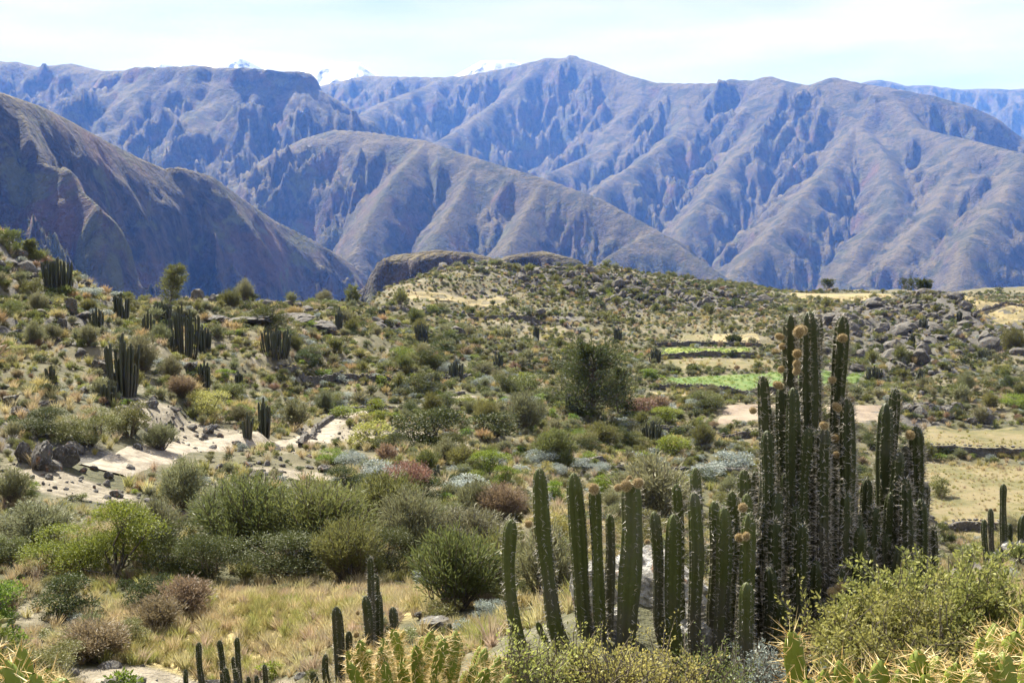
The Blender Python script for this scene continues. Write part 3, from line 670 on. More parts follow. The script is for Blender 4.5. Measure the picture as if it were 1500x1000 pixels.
# ------------------------------------------------------------------ scatter system for what nobody could count
def scatter(name, protos, pts, rot, scl, idx, label):
    col = bpy.data.collections.new(name + '_shapes')
    for i, me in enumerate(protos): col.objects.link(bpy.data.objects.new('%s_%02d' % (name, i), me))
    me = bpy.data.meshes.new(name); pts = np.ascontiguousarray(pts, np.float32)
    me.vertices.add(len(pts)); me.vertices.foreach_set('co', pts.ravel())
    for an, ty, dat, key in (('rot', 'FLOAT_VECTOR', rot, 'vector'), ('scl', 'FLOAT_VECTOR', scl, 'vector'), ('idx', 'INT', idx, 'value')):
        a = me.attributes.new(an, ty, 'POINT'); a.data.foreach_set(key, np.ascontiguousarray(dat, np.int32 if ty == 'INT' else np.float32).ravel())
    o = link(bpy.data.objects.new(name, me)); tag(o, label, kind='stuff')
    ng = bpy.data.node_groups.new(name, 'GeometryNodeTree')
    ng.interface.new_socket('Geometry', in_out='INPUT', socket_type='NodeSocketGeometry'); ng.interface.new_socket('Geometry', in_out='OUTPUT', socket_type='NodeSocketGeometry')
    gi = ng.nodes.new('NodeGroupInput'); go = ng.nodes.new('NodeGroupOutput'); ip = ng.nodes.new('GeometryNodeInstanceOnPoints'); ci = ng.nodes.new('GeometryNodeCollectionInfo')
    ci.inputs['Collection'].default_value = col; ci.inputs['Separate Children'].default_value = True; ci.inputs['Reset Children'].default_value = True
    ip.inputs['Pick Instance'].default_value = True
    def na(n, ty):
        q = ng.nodes.new('GeometryNodeInputNamedAttribute'); q.data_type = ty; q.inputs['Name'].default_value = n; return q.outputs['Attribute']
    ng.links.new(gi.outputs[0], ip.inputs['Points']); ng.links.new(ci.outputs[0], ip.inputs['Instance'])
    ng.links.new(na('idx', 'INT'), ip.inputs['Instance Index']); ng.links.new(na('scl', 'FLOAT_VECTOR'), ip.inputs['Scale'])
    er = ng.nodes.new('FunctionNodeEulerToRotation'); ng.links.new(na('rot', 'FLOAT_VECTOR'), er.inputs[0]); ng.links.new(er.outputs[0], ip.inputs['Rotation'])
    ng.links.new(ip.outputs[0], go.inputs[0])
    md = o.modifiers.new('scatter', 'NODES'); md.node_group = ng
    return o
def jitter_grid(step, r0, r1, half_deg=36):
    xs = np.arange(-r1 * math.sin(R(half_deg)), r1 * math.sin(R(half_deg)), step); ys = np.arange(0, r1, step)
    X, Y = np.meshgrid(xs, ys); X = (X + rng.uniform(-.5, .5, X.shape) * step).ravel(); Y = (Y + rng.uniform(-.5, .5, Y.shape) * step).ravel()
    r = np.hypot(X, Y); m = (r > r0) & (r < r1) & (np.abs(np.arctan2(X, Y)) < R(half_deg))
    return X[m], Y[m]
def project(x, y, z):
    f = y * _F[1] + z * _F[2]; u = y * _U[1] + z * _U[2]
    return 750 + 1500 * x / f, 500 - 1500 * u / f

def thing(name, loc, label, cat, group=None, rz=0):
    e = bpy.data.objects.new(name, None); e.empty_display_size = .2; link(e); e.location = [float(v) for v in loc]; e.rotation_euler = (0, 0, rz)
    return tag(e, label, cat, group)
def part(name, me, parent, kind=None):
    o = link(bpy.data.objects.new(name, me), parent)
    if kind: o['kind'] = kind
    return o

# ------------------------------------------------------------------ fields, track
QUADS = []
def in_field(X, Y, mats=None):
    ins = np.zeros(X.shape, bool)
    for q, m in QUADS:
        if mats and m not in mats: continue
        a = np.ones(X.shape, bool); b = np.ones(X.shape, bool)
        for k in range(4):
            (x0, y0), (x1, y1) = q[k], q[(k + 1) % 4]; c = (x1 - x0) * (Y - y0) - (y1 - y0) * (X - x0); a &= c > 0; b &= c < 0
        ins |= a | b
    return ins
def drape(name, corners, m, label, lift=.06, n=26):
    """field sheet laid on the ground between four seen corners (upper-left, upper-right, lower-right, lower-left)"""
    P = [hit(*c) for c in corners]
    P = [p if p is not None else at(c[0], c[1], 380) for p, c in zip(P, corners)]
    u = np.linspace(0, 1, n)[None, :, None]; v = np.linspace(0, 1, n)[:, None, None]
    Q = (P[0] * (1 - u) + P[1] * u) * (1 - v) + (P[3] * (1 - u) + P[2] * u) * v
    X = Q[..., 0]; Y = Q[..., 1]
    wob = np.minimum(np.minimum(u, 1 - u), np.minimum(v, 1 - v))[..., 0]
    X = X + 1.6 * fbm(X / 6, Y / 6, 2, 301) * (wob < .001); Y = Y + 1.6 * fbm(X / 6 + 9, Y / 6, 2, 302) * (wob < .001)
    Z = ground_h(X, Y) + lift - .25 * (wob < .001)
    me = mesh_np(name, np.stack([X, Y, Z], -1).reshape(-1, 3), grid_faces(n, n)[:, ::-1], m, True); QUADS.append(([p[:2] for p in P], m))
    o = link(bpy.data.objects.new(name, me)); tag(o, label, kind='structure'); return o
def crop_mat(name, a, b_, c3, sc=1.2):
    m, t, b = mat(name, .9); p = pos(t); n = tex(t, sc, 6, .72, p); n2 = tex(t, .25, 5, .65, p)
    setc(t, b, mix(t, ramp(t, n2, [(.45, 0.), (.58, .85)]), mix(t, ramp(t, n, [(.3, 0.), (.7, 1.)]), a, b_), c3)); bump(t, b, n, .8, .2); return m
C_LIME = crop_mat('young_crop', (.13, .165, .03), (.22, .25, .05), (.17, .20, .055)); C_GREEN = crop_mat('green_crop', (.065, .12, .03), (.11, .17, .045), (.135, .17, .05))
C_STRAW = crop_mat('stubble', (.20, .16, .08), (.34, .275, .145), (.19, .16, .08)); C_PALE = crop_mat('grazed_grass', (.075, .075, .03), (.16, .14, .062), (.19, .155, .085)); C_SOIL = crop_mat('ploughed_soil', (.15, .115, .085), (.24, .19, .145), (.27, .22, .165))
for nm, cs, m, lb in [
 ('field', [(975, 509), (1098, 509), (1104, 521), (958, 523)], C_LIME, 'lime green terrace field below the rocky hill'),
 ('field', [(975, 554), (1160, 544), (1160, 571), (962, 566)], C_GREEN, 'deep green crop field above the brown strip'),
 ('field', [(1120, 545), (1268, 544), (1262, 562), (1120, 571)], C_GREEN, 'deep green crop field behind the tall cactus'),
 ('field', [(1044, 488), (1112, 489), (1114, 506), (1040, 507)], C_STRAW, 'straw yellow field above the lime green terrace'),
 ('field', [(1000, 491), (1040, 489), (1036, 506), (990, 507)], C_PALE, 'pale olive field beside the straw yellow one'),
 ('field', [(970, 526), (1130, 524), (1140, 541), (975, 546)], C_PALE, 'grazed strip between the two green fields'),
 ('field', [(950, 573), (1140, 576), (1135, 585), (945, 583)], C_STRAW, 'narrow straw strip under the green field'),
 ('field', [(1058, 593), (1300, 593), (1330, 622), (1040, 622)], C_SOIL, 'bare brown ploughed field below the crops'),
 ('field', [(1345, 622), (1640, 622), (1640, 663), (1340, 663)], C_PALE, 'grassy straw field above the long stone wall'),
 ('field', [(1330, 676), (1640, 676), (1640, 772), (1300, 772)], C_PALE, 'wide grazed field between two stone walls'),
 ('field', [(1160, 428), (1310, 430), (1316, 438), (1150, 436)], C_STRAW, 'pale stubble field on the plateau edge'),
 ('field', [(1405, 433), (1600, 432), (1600, 444), (1400, 444)], C_STRAW, 'far stubble field under the canyon wall'),
 ('field', [(1420, 449), (1600, 449), (1600, 459), (1425, 460)], C_STRAW, 'stubble field behind the rock hill'),
 ('field', [(1455, 466), (1600, 466), (1600, 476), (1470, 478)], C_PALE, 'pale strip at the foot of the rock hill'),
 ('field', [(580, 432), (735, 434), (745, 444), (570, 444)], C_STRAW, 'dry grass shelf on the rounded hill'),
]: drape(nm, cs, m, lb)

# the dirt track winding across the basin
def track_mat():
    m, t, b = mat('track_earth', .95); p = pos(t); n = tex(t, 1.4, 6, .65, p); n2 = tex(t, 9., 5, .65, p)
    c = ramp(t, n, [(.3, (.17, .14, .105)), (.5, (.33, .285, .225)), (.7, (.44, .395, .33))]); setc(t, b, mix(t, .5, c, ramp(t, n2, [(.3, .55), (.7, 1.15)]), 'MULTIPLY')); bump(t, b, math_n(t, 'ADD', n, n2), .8, .12); return m
_tp = np.array([hit(*p) for p in [(150, 690), (215, 668), (265, 655), (330, 650), (400, 652), (450, 646), (478, 628), (498, 612), (540, 603), (590, 596), (640, 589), (690, 580)]])
_td = np.concatenate([[0], np.cumsum(np.linalg.norm(np.diff(_tp[:, :2], axis=0), axis=1))]); _ts = np.linspace(0, _td[-1], 160)
TRX = np.interp(_ts, _td, _tp[:, 0]); TRY = np.interp(_ts, _td, _tp[:, 1])
for _ in range(8): TRX[1:-1] = (TRX[:-2] + 2 * TRX[1:-1] + TRX[2:]) / 4; TRY[1:-1] = (TRY[:-2] + 2 * TRY[1:-1] + TRY[2:]) / 4
_tx = np.gradient(TRX); _ty = np.gradient(TRY); _q = np.hypot(_tx, _ty); _w = 1.3 + .4 * noise(_ts / 4, _ts * 0, 61)
_off = np.linspace(-1, 1, 7)[None] * _w[:, None]; _X = TRX[:, None] - (_ty / _q)[:, None] * _off; _Y = TRY[:, None] + (_tx / _q)[:, None] * _off
_Z = ground_h(_X, _Y) + .07; _Z[:, [0, -1]] -= .2
o = link(bpy.data.objects.new('path', mesh_np('path', np.stack([_X, _Y, _Z], -1).reshape(-1, 3), grid_faces(160, 7)[:, ::-1], track_mat(), True))); tag(o, 'pale dirt track winding across the basin', kind='structure')
def off_track(X, Y, gap=1.5):
    d = np.full(X.shape, 1e9)
    m = (Y > 30) & (Y < 120) & (X < 10)
    for x, y in zip(TRX[::2], TRY[::2]): d[m] = np.minimum(d[m], (X[m] - x) ** 2 + ((Y[m] - y) * .75) ** 2)
    return d > gap * gap

# ------------------------------------------------------------------ dry stone walls
def pale_rock():
    m, t, b = mat('white_lichen_rock', .95); p = pos(t); n1 = tex(t, 3.5, 7, .7, p); n2 = tex(t, 18., 5, .7, p); n3 = tex(t, 5.5, 3, .5, p)
    c = ramp(t, n2, [(.34, (.2, .195, .18)), (.44, (.44, .43, .41)), (.6, (.66, .65, .62))]); c = mix(t, ramp(t, n1, [(.42, .8), (.56, 0.)]), c, (.16, .15, .135)); c = mix(t, ramp(t, n3, [(.61, 0.), (.66, .85)]), c, (.32, .15, .07))
    setc(t, b, c); bump(t, b, math_n(t, 'ADD', n1, math_n(t, 'MULTIPLY', n2, .5)), 1., .12); return m
M_PALE = pale_rock()
STONES = [rock_mesh(81 + i, .62, 1, .6) for i in range(4)]
_sv = []
for me in STONES:
    v = np.zeros(len(me.vertices) * 3); me.vertices.foreach_get('co', v); f = np.zeros(len(me.polygons) * 3, int); me.polygons.foreach_get('vertices', f); _sv.append((v.reshape(-1, 3), f.reshape(-1, 3)))
def stone_wall(pts, height, label, group=None, size=.42, m_=None):
    P = np.array([q for q in (hit(*p) for p in pts) if q is not None]); rg = np.random.default_rng(int(pts[0][0]))
    d = np.concatenate([[0], np.cumsum(np.linalg.norm(np.diff(P[:, :2], axis=0), axis=1))]); bits = []; at_ = []; o0 = P[0]
    for row in range(max(1, int(round(height / (size * .6))))):
        s = 0.
        while s < d[-1]:
            sz = size * rg.uniform(.6, 1.35); x = np.interp(s, d, P[:, 0]) + rg.normal() * .07; y = np.interp(s, d, P[:, 1]) + rg.normal() * .1
            V, F = _sv[rg.integers(4)]; a = rg.uniform(0, 6.28); c_, s_ = math.cos(a), math.sin(a)
            if rg.random() > .06 + row * .08:
                W = V * np.array([sz * .62, sz * .5, sz * .5]); W = np.stack([W[:, 0] * c_ - W[:, 1] * s_, W[:, 0] * s_ + W[:, 1] * c_, W[:, 2]], 1)
                bits.append((W, F, 0)); at_.append((x, y, (row + .35) * size * .6))
            s += sz * .95
    q_ = np.array(at_); gz = ground_h(q_[:, 0], q_[:, 1]); bits = [(W + np.array([x - o0[0], y - o0[1], g_ - o0[2] + dz]), F, 0) for (W, F, _), (x, y, dz), g_ in zip(bits, at_, gz)]
    m = int(d[-1] / .8) + 2; sc_ = np.linspace(0, d[-1], m); cx = np.interp(sc_, d, P[:, 0]); cy = np.interp(sc_, d, P[:, 1]); cz = ground_h(cx, cy)   # rubble core
    tx = np.gradient(cx); ty = np.gradient(cy); q = np.hypot(tx, ty); nx, ny = -ty / q * .17, tx / q * .17; hh = np.maximum(.2, height * .72 + .08 * rg.normal(size=m))
    ring = np.stack([np.stack([cx + a * nx - o0[0], cy + a * ny - o0[1], cz - o0[2] + b], 1) for a, b in ((-1, -.2), (-.8, hh), (.8, hh), (1, -.2))], 1)
    quads = grid_faces(m, 4, True).reshape(-1, 4); bits.append((ring.reshape(-1, 3), np.concatenate([quads[:, [0, 1, 2]], quads[:, [0, 2, 3]]]), 0))
    V, F, fm = join(bits); o = link(bpy.data.objects.new('stone_wall', mesh_np('stone_wall', V, F, m_ or M_ROCK))); o.location = [float(v) for v in o0]
    tag(o, label, 'stone wall', group or 'dry stone walls of the terraces', 'thing')
for pts, hh, lb in [
 ([(1335, 664), (1400, 667), (1460, 669), (1560, 672)], 1.25, 'long dry stone wall between the two grazed fields'),
 ([(1340, 777), (1400, 777), (1450, 778), (1520, 779)], .95, 'low stone wall closing the lower edge of the grazed field'),
 ([(405, 547), (440, 552), (500, 556), (560, 560), (620, 561), (690, 556)], 1.0, 'dark terrace wall curving under the dry grass shelf'),
 ([(960, 634), (1030, 637), (1110, 640)], .9, 'broken stone wall below the bare brown field'),
 ([(855, 684), (920, 690), (1000, 693), (1090, 696)], .8, 'overgrown stone wall beside the silvery shrubs'),
 ([(958, 525), (1030, 522), (1105, 524)], 1.2, 'field wall under the lime green terrace'),
 ([(960, 508), (1040, 507), (1115, 508)], 1.2, 'field wall above the lime green terrace'),
 ([(965, 571), (1060, 573), (1140, 575)], 1.0, 'field wall under the deep green crop'),
 ([(440, 655), (462, 630), (500, 606), (560, 597), (620, 590), (680, 577)], .5, 'low stone channel edge winding beside the dirt track'),
 ([(690, 470), (740, 468), (800, 476), (850, 490)], 1.1, 'rubble wall across the slope behind the conifer'),
 ([(1400, 446), (1470, 446), (1560, 447)], .9, 'distant field wall at the canyon rim'),
 ([(560, 455), (640, 458), (720, 462)], .9, 'terrace wall below the rounded hill'),
]: stone_wall(pts, hh, lb, m_=None)

# ------------------------------------------------------------------ columnar cacti
def stem_object(parent, path, rad, rg, hi=True, far=False, ribs=7, spine_len=.05, skin=None, heavy=False):
    V, F, up, fr = column_geo(path, rad, ribs, 4, .15, 20 if hi else 10)
    so = part('stem', with_up(mesh_np('stem', V, F, skin or M_CACT, True), up), parent)
    if hi:
        SV, SF = column_spines(fr, ribs, .028, 7, .06, .006, rg, .8) if heavy else column_spines(fr, ribs, .036, 4, spine_len, .0045, rg, .85)
        part('spines', mesh_np('spines', SV, SF, M_SPINE), so, 'stuff')
    return so, fr
def put_fruit(parent, loc, rad, rg):
    f = part('fruit', FRUIT, parent); f.location = [float(v) for v in loc]; f.scale = [rad * q for q in rg.uniform(.74, 1.08, 3)]; f.rotation_euler = rg.uniform(0, 6.28, 3)
    part('fruit_spines', FRUIT_SP, f, 'stuff')
def big_cactus(stems, fruits, base, label, group='columnar cacti', skin=None):
    """stems: (top px, top py, knee px or None, base px, D, width px); base (px, D)"""
    rg = np.random.default_rng(int(base[0])); bx = at(base[0], 900, base[1]); b0 = np.array([bx[0], bx[1], gh(bx[0], bx[1])])
    t = thing('columnar_cactus', b0, label, 'cactus', group)
    for px, py, kx, bpx, D, wpx in stems:
        top = at(px, py, D); q = at(bpx, 900, D + (base[1] - D) * .5); q[2] = gh(q[0], q[1]) - .12
        kz = q[2] + (top[2] - q[2]) * .36; kn = at(kx if kx else px + (bpx - px) * .25, 800, D); kn[2] = kz
        P = np.array([q, (q + kn) / 2 + (kn - q) * np.array([.22, .22, -.12]), kn, kn + (top - kn) * .5 + rg.normal(size=3) * np.array([.03, .03, 0]), top])
        tt = np.linspace(0, 4, 33); P2 = np.stack([np.interp(tt, np.arange(5), P[:, k]) for k in range(3)], 1)
        for _ in range(10): P2[1:-1] = (P2[:-2] + P2[2:] + 2 * P2[1:-1]) / 4
        stem_object(t, P2 - b0, wpx * D / 1500 / 2 * 1.12 * rg.uniform(.92, 1.1), rg, True, False, int(rg.integers(6, 9)), .05, skin, skin is None and D < 11 and rg.random() < .4)
    for px, py, D, wpx in fruits:
        put_fruit(t, at(px, py, D) - b0, wpx * D / 1500 / 2, rg)
    return t
big_cactus([(749, 760, 752, 790, 8.4, 20), (790, 685, 806, 832, 8.5, 24), (840, 692, 852, 866, 8.7, 25), (871, 712, 878, 884, 8.6, 19), (893, 752, 893, 892, 8.8, 14), (924, 702, 921, 912, 8.4, 29), (708, 990, 720, 780, 8.3, 12), (787, 910, 800, 830, 8.7, 10)],
 [(774, 767, 8.4, 15), (870, 716, 8.5, 18), (905, 714, 8.3, 16), (917, 711, 8.3, 19), (935, 707, 8.3, 19), (922, 701, 8.5, 12)], (860, 8.7),
 'smooth green columnar cactus of five thick stems topped with round spiny fruits', skin=M_CACT_G)
big_cactus([(958, 748, 964, 1020, 8.9, 16), (987, 752, 986, 1028, 8.8, 23), (990, 708, 996, 1024, 9.2, 13), (1018, 684, 1018, 1030, 9.2, 18), (1016, 720, 1018, 1034, 8.8, 22), (1046, 733, 1044, 1048, 9.2, 14), (1060, 742, 1058, 1056, 8.9, 23), (1071, 718, 1070, 1064, 9.3, 17), (1089, 687, 1088, 1072, 9.4, 19), (1094, 722, 1092, 1078, 9.1, 18), (1098, 750, 1098, 1084, 8.7, 22), (1094, 852, 1096, 1108, 8.4, 22), (1066, 770, 1068, 1066, 9.0, 16)],
 [(948, 793, 8.8, 11), (1088, 743, 8.6, 17), (1083, 787, 8.6, 17), (1093, 785, 8.5, 16)], (1055, 8.9),
 'dense columnar cactus with stems curving up from its base beside the pale rock', skin=M_CACT_G)
big_cactus([(1117, 550, 1114, 1140, 9.6, 18), (1131, 600, 1130, 1150, 10, 13), (1144, 566, 1144, 1156, 9.7, 18), (1158, 460, 1157, 1166, 9.9, 19), (1162, 567, 1161, 1170, 9.5, 20), (1185, 456, 1188, 1184, 9.7, 29), (1197, 463, 1199, 1192, 9.95, 18), (1235, 462, 1230, 1206, 9.9, 21), (1241, 584, 1238, 1220, 9.6, 21), (1185, 626, 1184, 1186, 9.3, 17), (1197, 630, 1198, 1194, 9.5, 15), (1207, 625, 1209, 1200, 9.3, 17), (1124, 630, 1126, 1146, 9.3, 19), (1175, 766, 1176, 1180, 9.0, 18), (1151, 690, 1150, 1160, 9.6, 17), (1224, 640, 1222, 1210, 9.8, 18), (1233, 830, 1232, 1222, 9.1, 15), (1256, 752, 1252, 1230, 9.7, 19), (1262, 800, 1258, 1234, 9.6, 18), (1135, 760, 1136, 1152, 9.1, 17), (1146, 880, 1146, 1158, 8.8, 20), (1172, 700, 1172, 1176, 9.9, 18), (1212, 700, 1212, 1204, 9.9, 18), (1160, 830, 1160, 1166, 9.2, 18), (1195, 820, 1194, 1190, 9.2, 20), (1216, 790, 1216, 1206, 9.4, 19), (1270, 700, 1266, 1240, 10.1, 17), (1282, 742, 1276, 1246, 9.9, 16), (1248, 690, 1246, 1226, 10.1, 18), (1240, 720, 1238, 1224, 9.3, 17), (1205, 880, 1205, 1200, 9.0, 19), (1128, 830, 1128, 1146, 9.0, 18), (1180, 900, 1180, 1182, 8.9, 18), (1106, 690, 1108, 1138, 9.8, 16), (1262, 770, 1260, 1236, 9.2, 18), (1274, 800, 1270, 1240, 9.5, 18), (1222, 730, 1222, 1212, 9.5, 18), (1110, 780, 1112, 1140, 9.4, 17), (1165, 740, 1165, 1172, 9.3, 18), (1190, 700, 1190, 1190, 9.6, 20), (1250, 850, 1248, 1230, 9.1, 18), (1140, 720, 1140, 1154, 9.2, 17)],
 [(1103, 601, 9.5, 15), (1142, 493, 9.8, 15), (1146, 507, 9.9, 13), (1144, 541, 9.8, 12), (1140, 564, 9.6, 17), (1170, 486, 9.4, 20), (1175, 483, 9.5, 18), (1168, 518, 9.5, 18), (1167, 533, 9.5, 14), (1167, 543, 9.5, 14), (1234, 495, 9.7, 16), (1219, 556, 9.7, 13), (1226, 596, 9.5, 17), (1224, 642, 9.6, 15), (1226, 666, 9.6, 14), (1207, 623, 9.2, 15), (1231, 860, 8.9, 22), (1219, 867, 8.9, 18), (1248, 584, 9.7, 10)], (1185, 9.6),
 'tallest columnar cactus, a dark crowd of spiny stems hung with fuzzy fruits')
big_cactus([(1312, 568, 1312, 1318, 10.4, 17), (1298, 590, 1296, 1312, 10.2, 21), (1318, 661, 1316, 1318, 10.0, 17), (1327, 652, 1326, 1324, 10.3, 14), (1342, 624, 1340, 1328, 10.2, 19), (1356, 706, 1354, 1334, 10.3, 17), (1288, 700, 1288, 1306, 10.4, 15), (1306, 720, 1306, 1312, 10.0, 18), (1336, 740, 1336, 1328, 10.0, 17), (1366, 770, 1362, 1340, 10.3, 14), (1326, 700, 1326, 1322, 9.9, 18), (1348, 730, 1346, 1332, 10.0, 17), (1296, 780, 1296, 1308, 9.9, 18), (1316, 800, 1316, 1316, 9.8, 18)],
 [(1333, 637, 10.0, 16)], (1322, 10.2),
 'columnar cactus of rough dark stems standing behind the leafy shrub')
big_cactus([(542, 815, 543, 545, 14, 10), (550, 840, 550, 548, 14.2, 11), (535, 872, 536, 540, 13.8, 14), (543, 874, 543, 544, 14.2, 9), (553, 864, 553, 550, 14.3, 16), (575, 888, 573, 560, 14, 14), (569, 915, 567, 558, 13.7, 11), (492, 888, 494, 505, 13.8, 15), (511, 924, 512, 515, 13.9, 13), (477, 957, 480, 495, 13.6, 11), (457, 983, 462, 490, 13.5, 11), (524, 940, 524, 528, 13.7, 12)],
 [(524, 897, 13.7, 9), (522, 929, 13.6, 11), (519, 977, 13.6, 9)], (530, 14),
 'columnar cactus rising from the yellow spiny cactus beside the dry meadow')
big_cactus([(291, 940, 291, 298, 17, 9), (272, 979, 273, 286, 17, 7), (321, 937, 321, 322, 17.2, 9), (347, 933, 346, 340, 17, 9), (341, 961, 341, 338, 17.2, 7), (330, 977, 330, 332, 16.8, 8), (343, 978, 343, 340, 16.6, 8), (387, 972, 384, 368, 17, 8), (375, 988, 373, 362, 17, 7), (363, 990, 362, 356, 17, 6)], [(323, 984, 16.8, 6)], (335, 17),
 'thin dark columnar cactus at the bare patch of the dry meadow')
big_cactus([(1470, 708, 1469, 1466, 25, 9), (1451, 744, 1452, 1458, 25, 8), (1442, 760, 1444, 1452, 25, 8), (1479, 766, 1478, 1472, 25.3, 9), (1499, 754, 1496, 1488, 25, 10)], [(1445, 746, 24.8, 6), (1457, 746, 24.8, 6)], (1466, 25),
 'small columnar cactus on pale rocks above the walled field')
big_cactus([(658, 912, 658, 658, 12, 8), (665, 940, 664, 660, 12, 6)], [], (659, 12), 'short single cactus stem above the yellow spiny cactus')

def clump(px, py, hpx, wpx, label, n=None, sep=True):
    """clump of ribbed columns standing on the ground at (px, py)"""
    p = hit(px, py)
    if p is None: p = at(px, py, 130)
    D = p[1]; H = hpx * D / 1500; Wd = wpx * D / 1500; rg = np.random.default_rng(int(px * 3 + py))
    t = thing('columnar_cactus', p, label, 'cactus', 'columnar cacti'); rad = .085
    n = n or int(np.clip(Wd / .13 * 2.2, 8, 38)); bits = []
    for i in range(n):
        a = i * 2.4 + rg.uniform(-.3, .3); q = math.sqrt((i + rg.uniform(.2, .8)) / n); x = math.cos(a) * q * Wd / 2; y = math.sin(a) * q * Wd / 2
        hh = H * (rg.uniform(.74, 1.0) if rg.random() < .7 else rg.uniform(.35, .7)) * (1 - .15 * q); 
        if i == 0: hh = H; x *= .3
        P = np.array([[x * .72, y * .72, -.25], [x * .93, y * .93, hh * .22], [x, y, hh * .6], [x * 1.04 + rg.normal() * .04, y, hh]])
        P2 = np.stack([np.interp(np.linspace(0, 3, 13), np.arange(4), P[:, k]) for k in range(3)], 1)
        for _ in range(3): P2[1:-1] = (P2[:-2] + P2[2:] + 2 * P2[1:-1]) / 4
        rr = rad * rg.uniform(.8, 1.25) * (1 if D < 90 else 1.2)
        V, F, up, fr = column_geo(P2, rr, 6, 2, .17, 5)
        part('stem', with_up(mesh_np('stem', V, F, M_CACT_FAR, True), up), t)
CL = [(85, 428, 52, 42, 'cactus clump at the top of the slope beside the reddish slab'), (180, 578, 92, 48, 'tall cactus clump in two tiers growing from dark boulders'), (268, 526, 82, 52, 'broadest dark cactus clump on the slope below the leaning pine'),
 (297, 516, 42, 26, 'low cactus clump leaning on the broadest clump'), (178, 470, 42, 24, 'cactus clump on the slope edge below the reddish slab'), (142, 482, 34, 20, 'short squat cactus clump under the reddish slab'), (218, 497, 44, 18, 'narrow cactus clump between the two tall ones'), (238, 470, 30, 26, 'cactus clump at the foot of the leaning pine'),
 (405, 522, 48, 46, 'rounded cactus clump on the dry grass shelf'), (386, 636, 56, 20, 'slim cactus clump above the dirt clearing'), (362, 642, 40, 14, 'small cactus clump beside the slim one at the dirt clearing'), (300, 568, 42, 18, 'cactus clump among shrubs under the broadest clump'), (160, 592, 36, 22, 'short cactus clump at the foot of the two-tier clump'), (350, 575, 32, 10, 'few-stemmed cactus on the grassy slope'),
 (497, 488, 40, 11, 'lone slender cactus on the rim shelf'), (617, 500, 30, 22, 'spreading cactus clump on the basin terrace'), (668, 560, 34, 22, 'dark cactus clump above the curving terrace wall'), (640, 575, 36, 9, 'thin cactus beside the curving terrace wall'), (730, 545, 30, 14, 'cactus clump in the scrub of the terrace'),
 (697, 735, 36, 36, 'low cactus clump in the scrub beside the silvery shrubs'), (786, 500, 26, 9, 'small cactus on the slope behind the conifer'), (960, 532, 24, 18, 'cactus clump beside the lime green field'), (955, 650, 36, 28, 'cactus clump in front of the reddish bush'), (838, 606, 34, 22, 'cactus clump at the foot of the conifer'),
 (1280, 556, 22, 24, 'cactus clump at the end of the deep green field'), (1347, 562, 24, 9, 'single dark cactus under the rock hill'), (1440, 528, 18, 26, 'cactus clump among the boulders of the rock hill'), (1352, 482, 18, 12, 'tiny cactus clump on the flank of the rock hill'), (1405, 470, 16, 8, 'tiny cactus on the crest of the rock hill'), (1335, 510, 24, 9, 'small cactus beside the dry patch of the rock hill'),
 (640, 705, 26, 10, 'short cactus behind the reddish shrub'), (560, 470, 20, 10, 'small cactus at the canyon rim'), (905, 500, 22, 12, 'small cactus behind the conifer top'), (75, 560, 26, 16, 'small cactus clump among pale shrubs of the hillside'), (250, 640, 26, 14, 'small cactus clump above the sandy bank')]
for c in CL: clump(*c)
# ------------------------------------------------------------------ trees
def conifer(p, H, W, label, name='conifer_tree', lean=0., seed=1, tone='dark', n=60, shape='cone', group=None, leaf=.34, dens=46):
    rg = np.random.default_rng(seed); t = thing(name, p, label, 'tree', group)
    top = np.array([lean * H, 0, H]); tr = bend_path(np.array([0, 0, -.2]), top, rg, 7, .012)
    paths = [(tr, np.linspace(H * .026, H * .004, 7))]; Ps = []; Ds = []
    for i in range(n):
        f = rg.uniform(.1, .98) if shape == 'cone' else rg.uniform(.25, .98)
        a = rg.uniform(0, 6.28); j = f * 6; k = min(int(j), 5); o_ = tr[k] * (1 - (j - k)) + tr[k + 1] * (j - k)
        if shape == 'cone': ln = W / 2 * (1.03 - f) ** .5 * rg.uniform(.45, 1.25); up = .25 + .5 * f
        else: ln = W / 2 * math.sin(min(1, max(.18, f)) * 2.75) ** .7 * rg.uniform(.6, 1.15); up = .55
        e = o_ + np.array([math.cos(a) * ln, math.sin(a) * ln, ln * up * rg.uniform(.5, 1.2)]); bp = bend_path(o_, e, rg, 5, .05, -.12); paths.append((bp, np.linspace(H * .006, H * .0012, 5)))
        tt = rg.uniform(.2, 1.02, dens) * 4; k = np.minimum(tt.astype(int), 3); q = bp[k] + (bp[k + 1] - bp[k]) * (tt - k)[:, None]
        dr = unit(bp[k + 1] - bp[k]); sp = rg.normal(size=(dens, 3)); Ps.append(q + sp * .05 * ln + sp * .06); Ds.append(dr + sp * .5 + np.array([0, 0, .2]))
    part('trunk', mesh_np('trunk', *tubes(paths, 5), M_BARK, True), t)
    V, F = leaves(np.concatenate(Ps), np.concatenate(Ds), leaf, leaf * .3, rg); part('crown', mesh_np('crown', V, F, LM[tone]), t)
    return t
def tree_at(px, py, hpx, wpx, D=None, **k):
    p = hit(px, py) if D is None else None
    if p is None: p = at(px, py, D or 200); p[2] = gh(p[0], p[1])
    conifer(p, hpx * p[1] / 1500, wpx * p[1] / 1500, **k)
tree_at(868, 608, 98, 150, label='dark spreading conifer standing in the middle of the basin', seed=4, n=190, tone='dark', leaf=.34, dens=64)
tree_at(905, 612, 70, 60, label='smaller dark conifer leaning against the spreading one', seed=14, n=60, tone='dark', leaf=.4, dens=50)
tree_at(246, 458, 66, 34, label='slender leaning pine on the canyon rim above the cacti', name='pine_tree', lean=.22, seed=5, n=60, tone='olive', shape='round', leaf=.30)
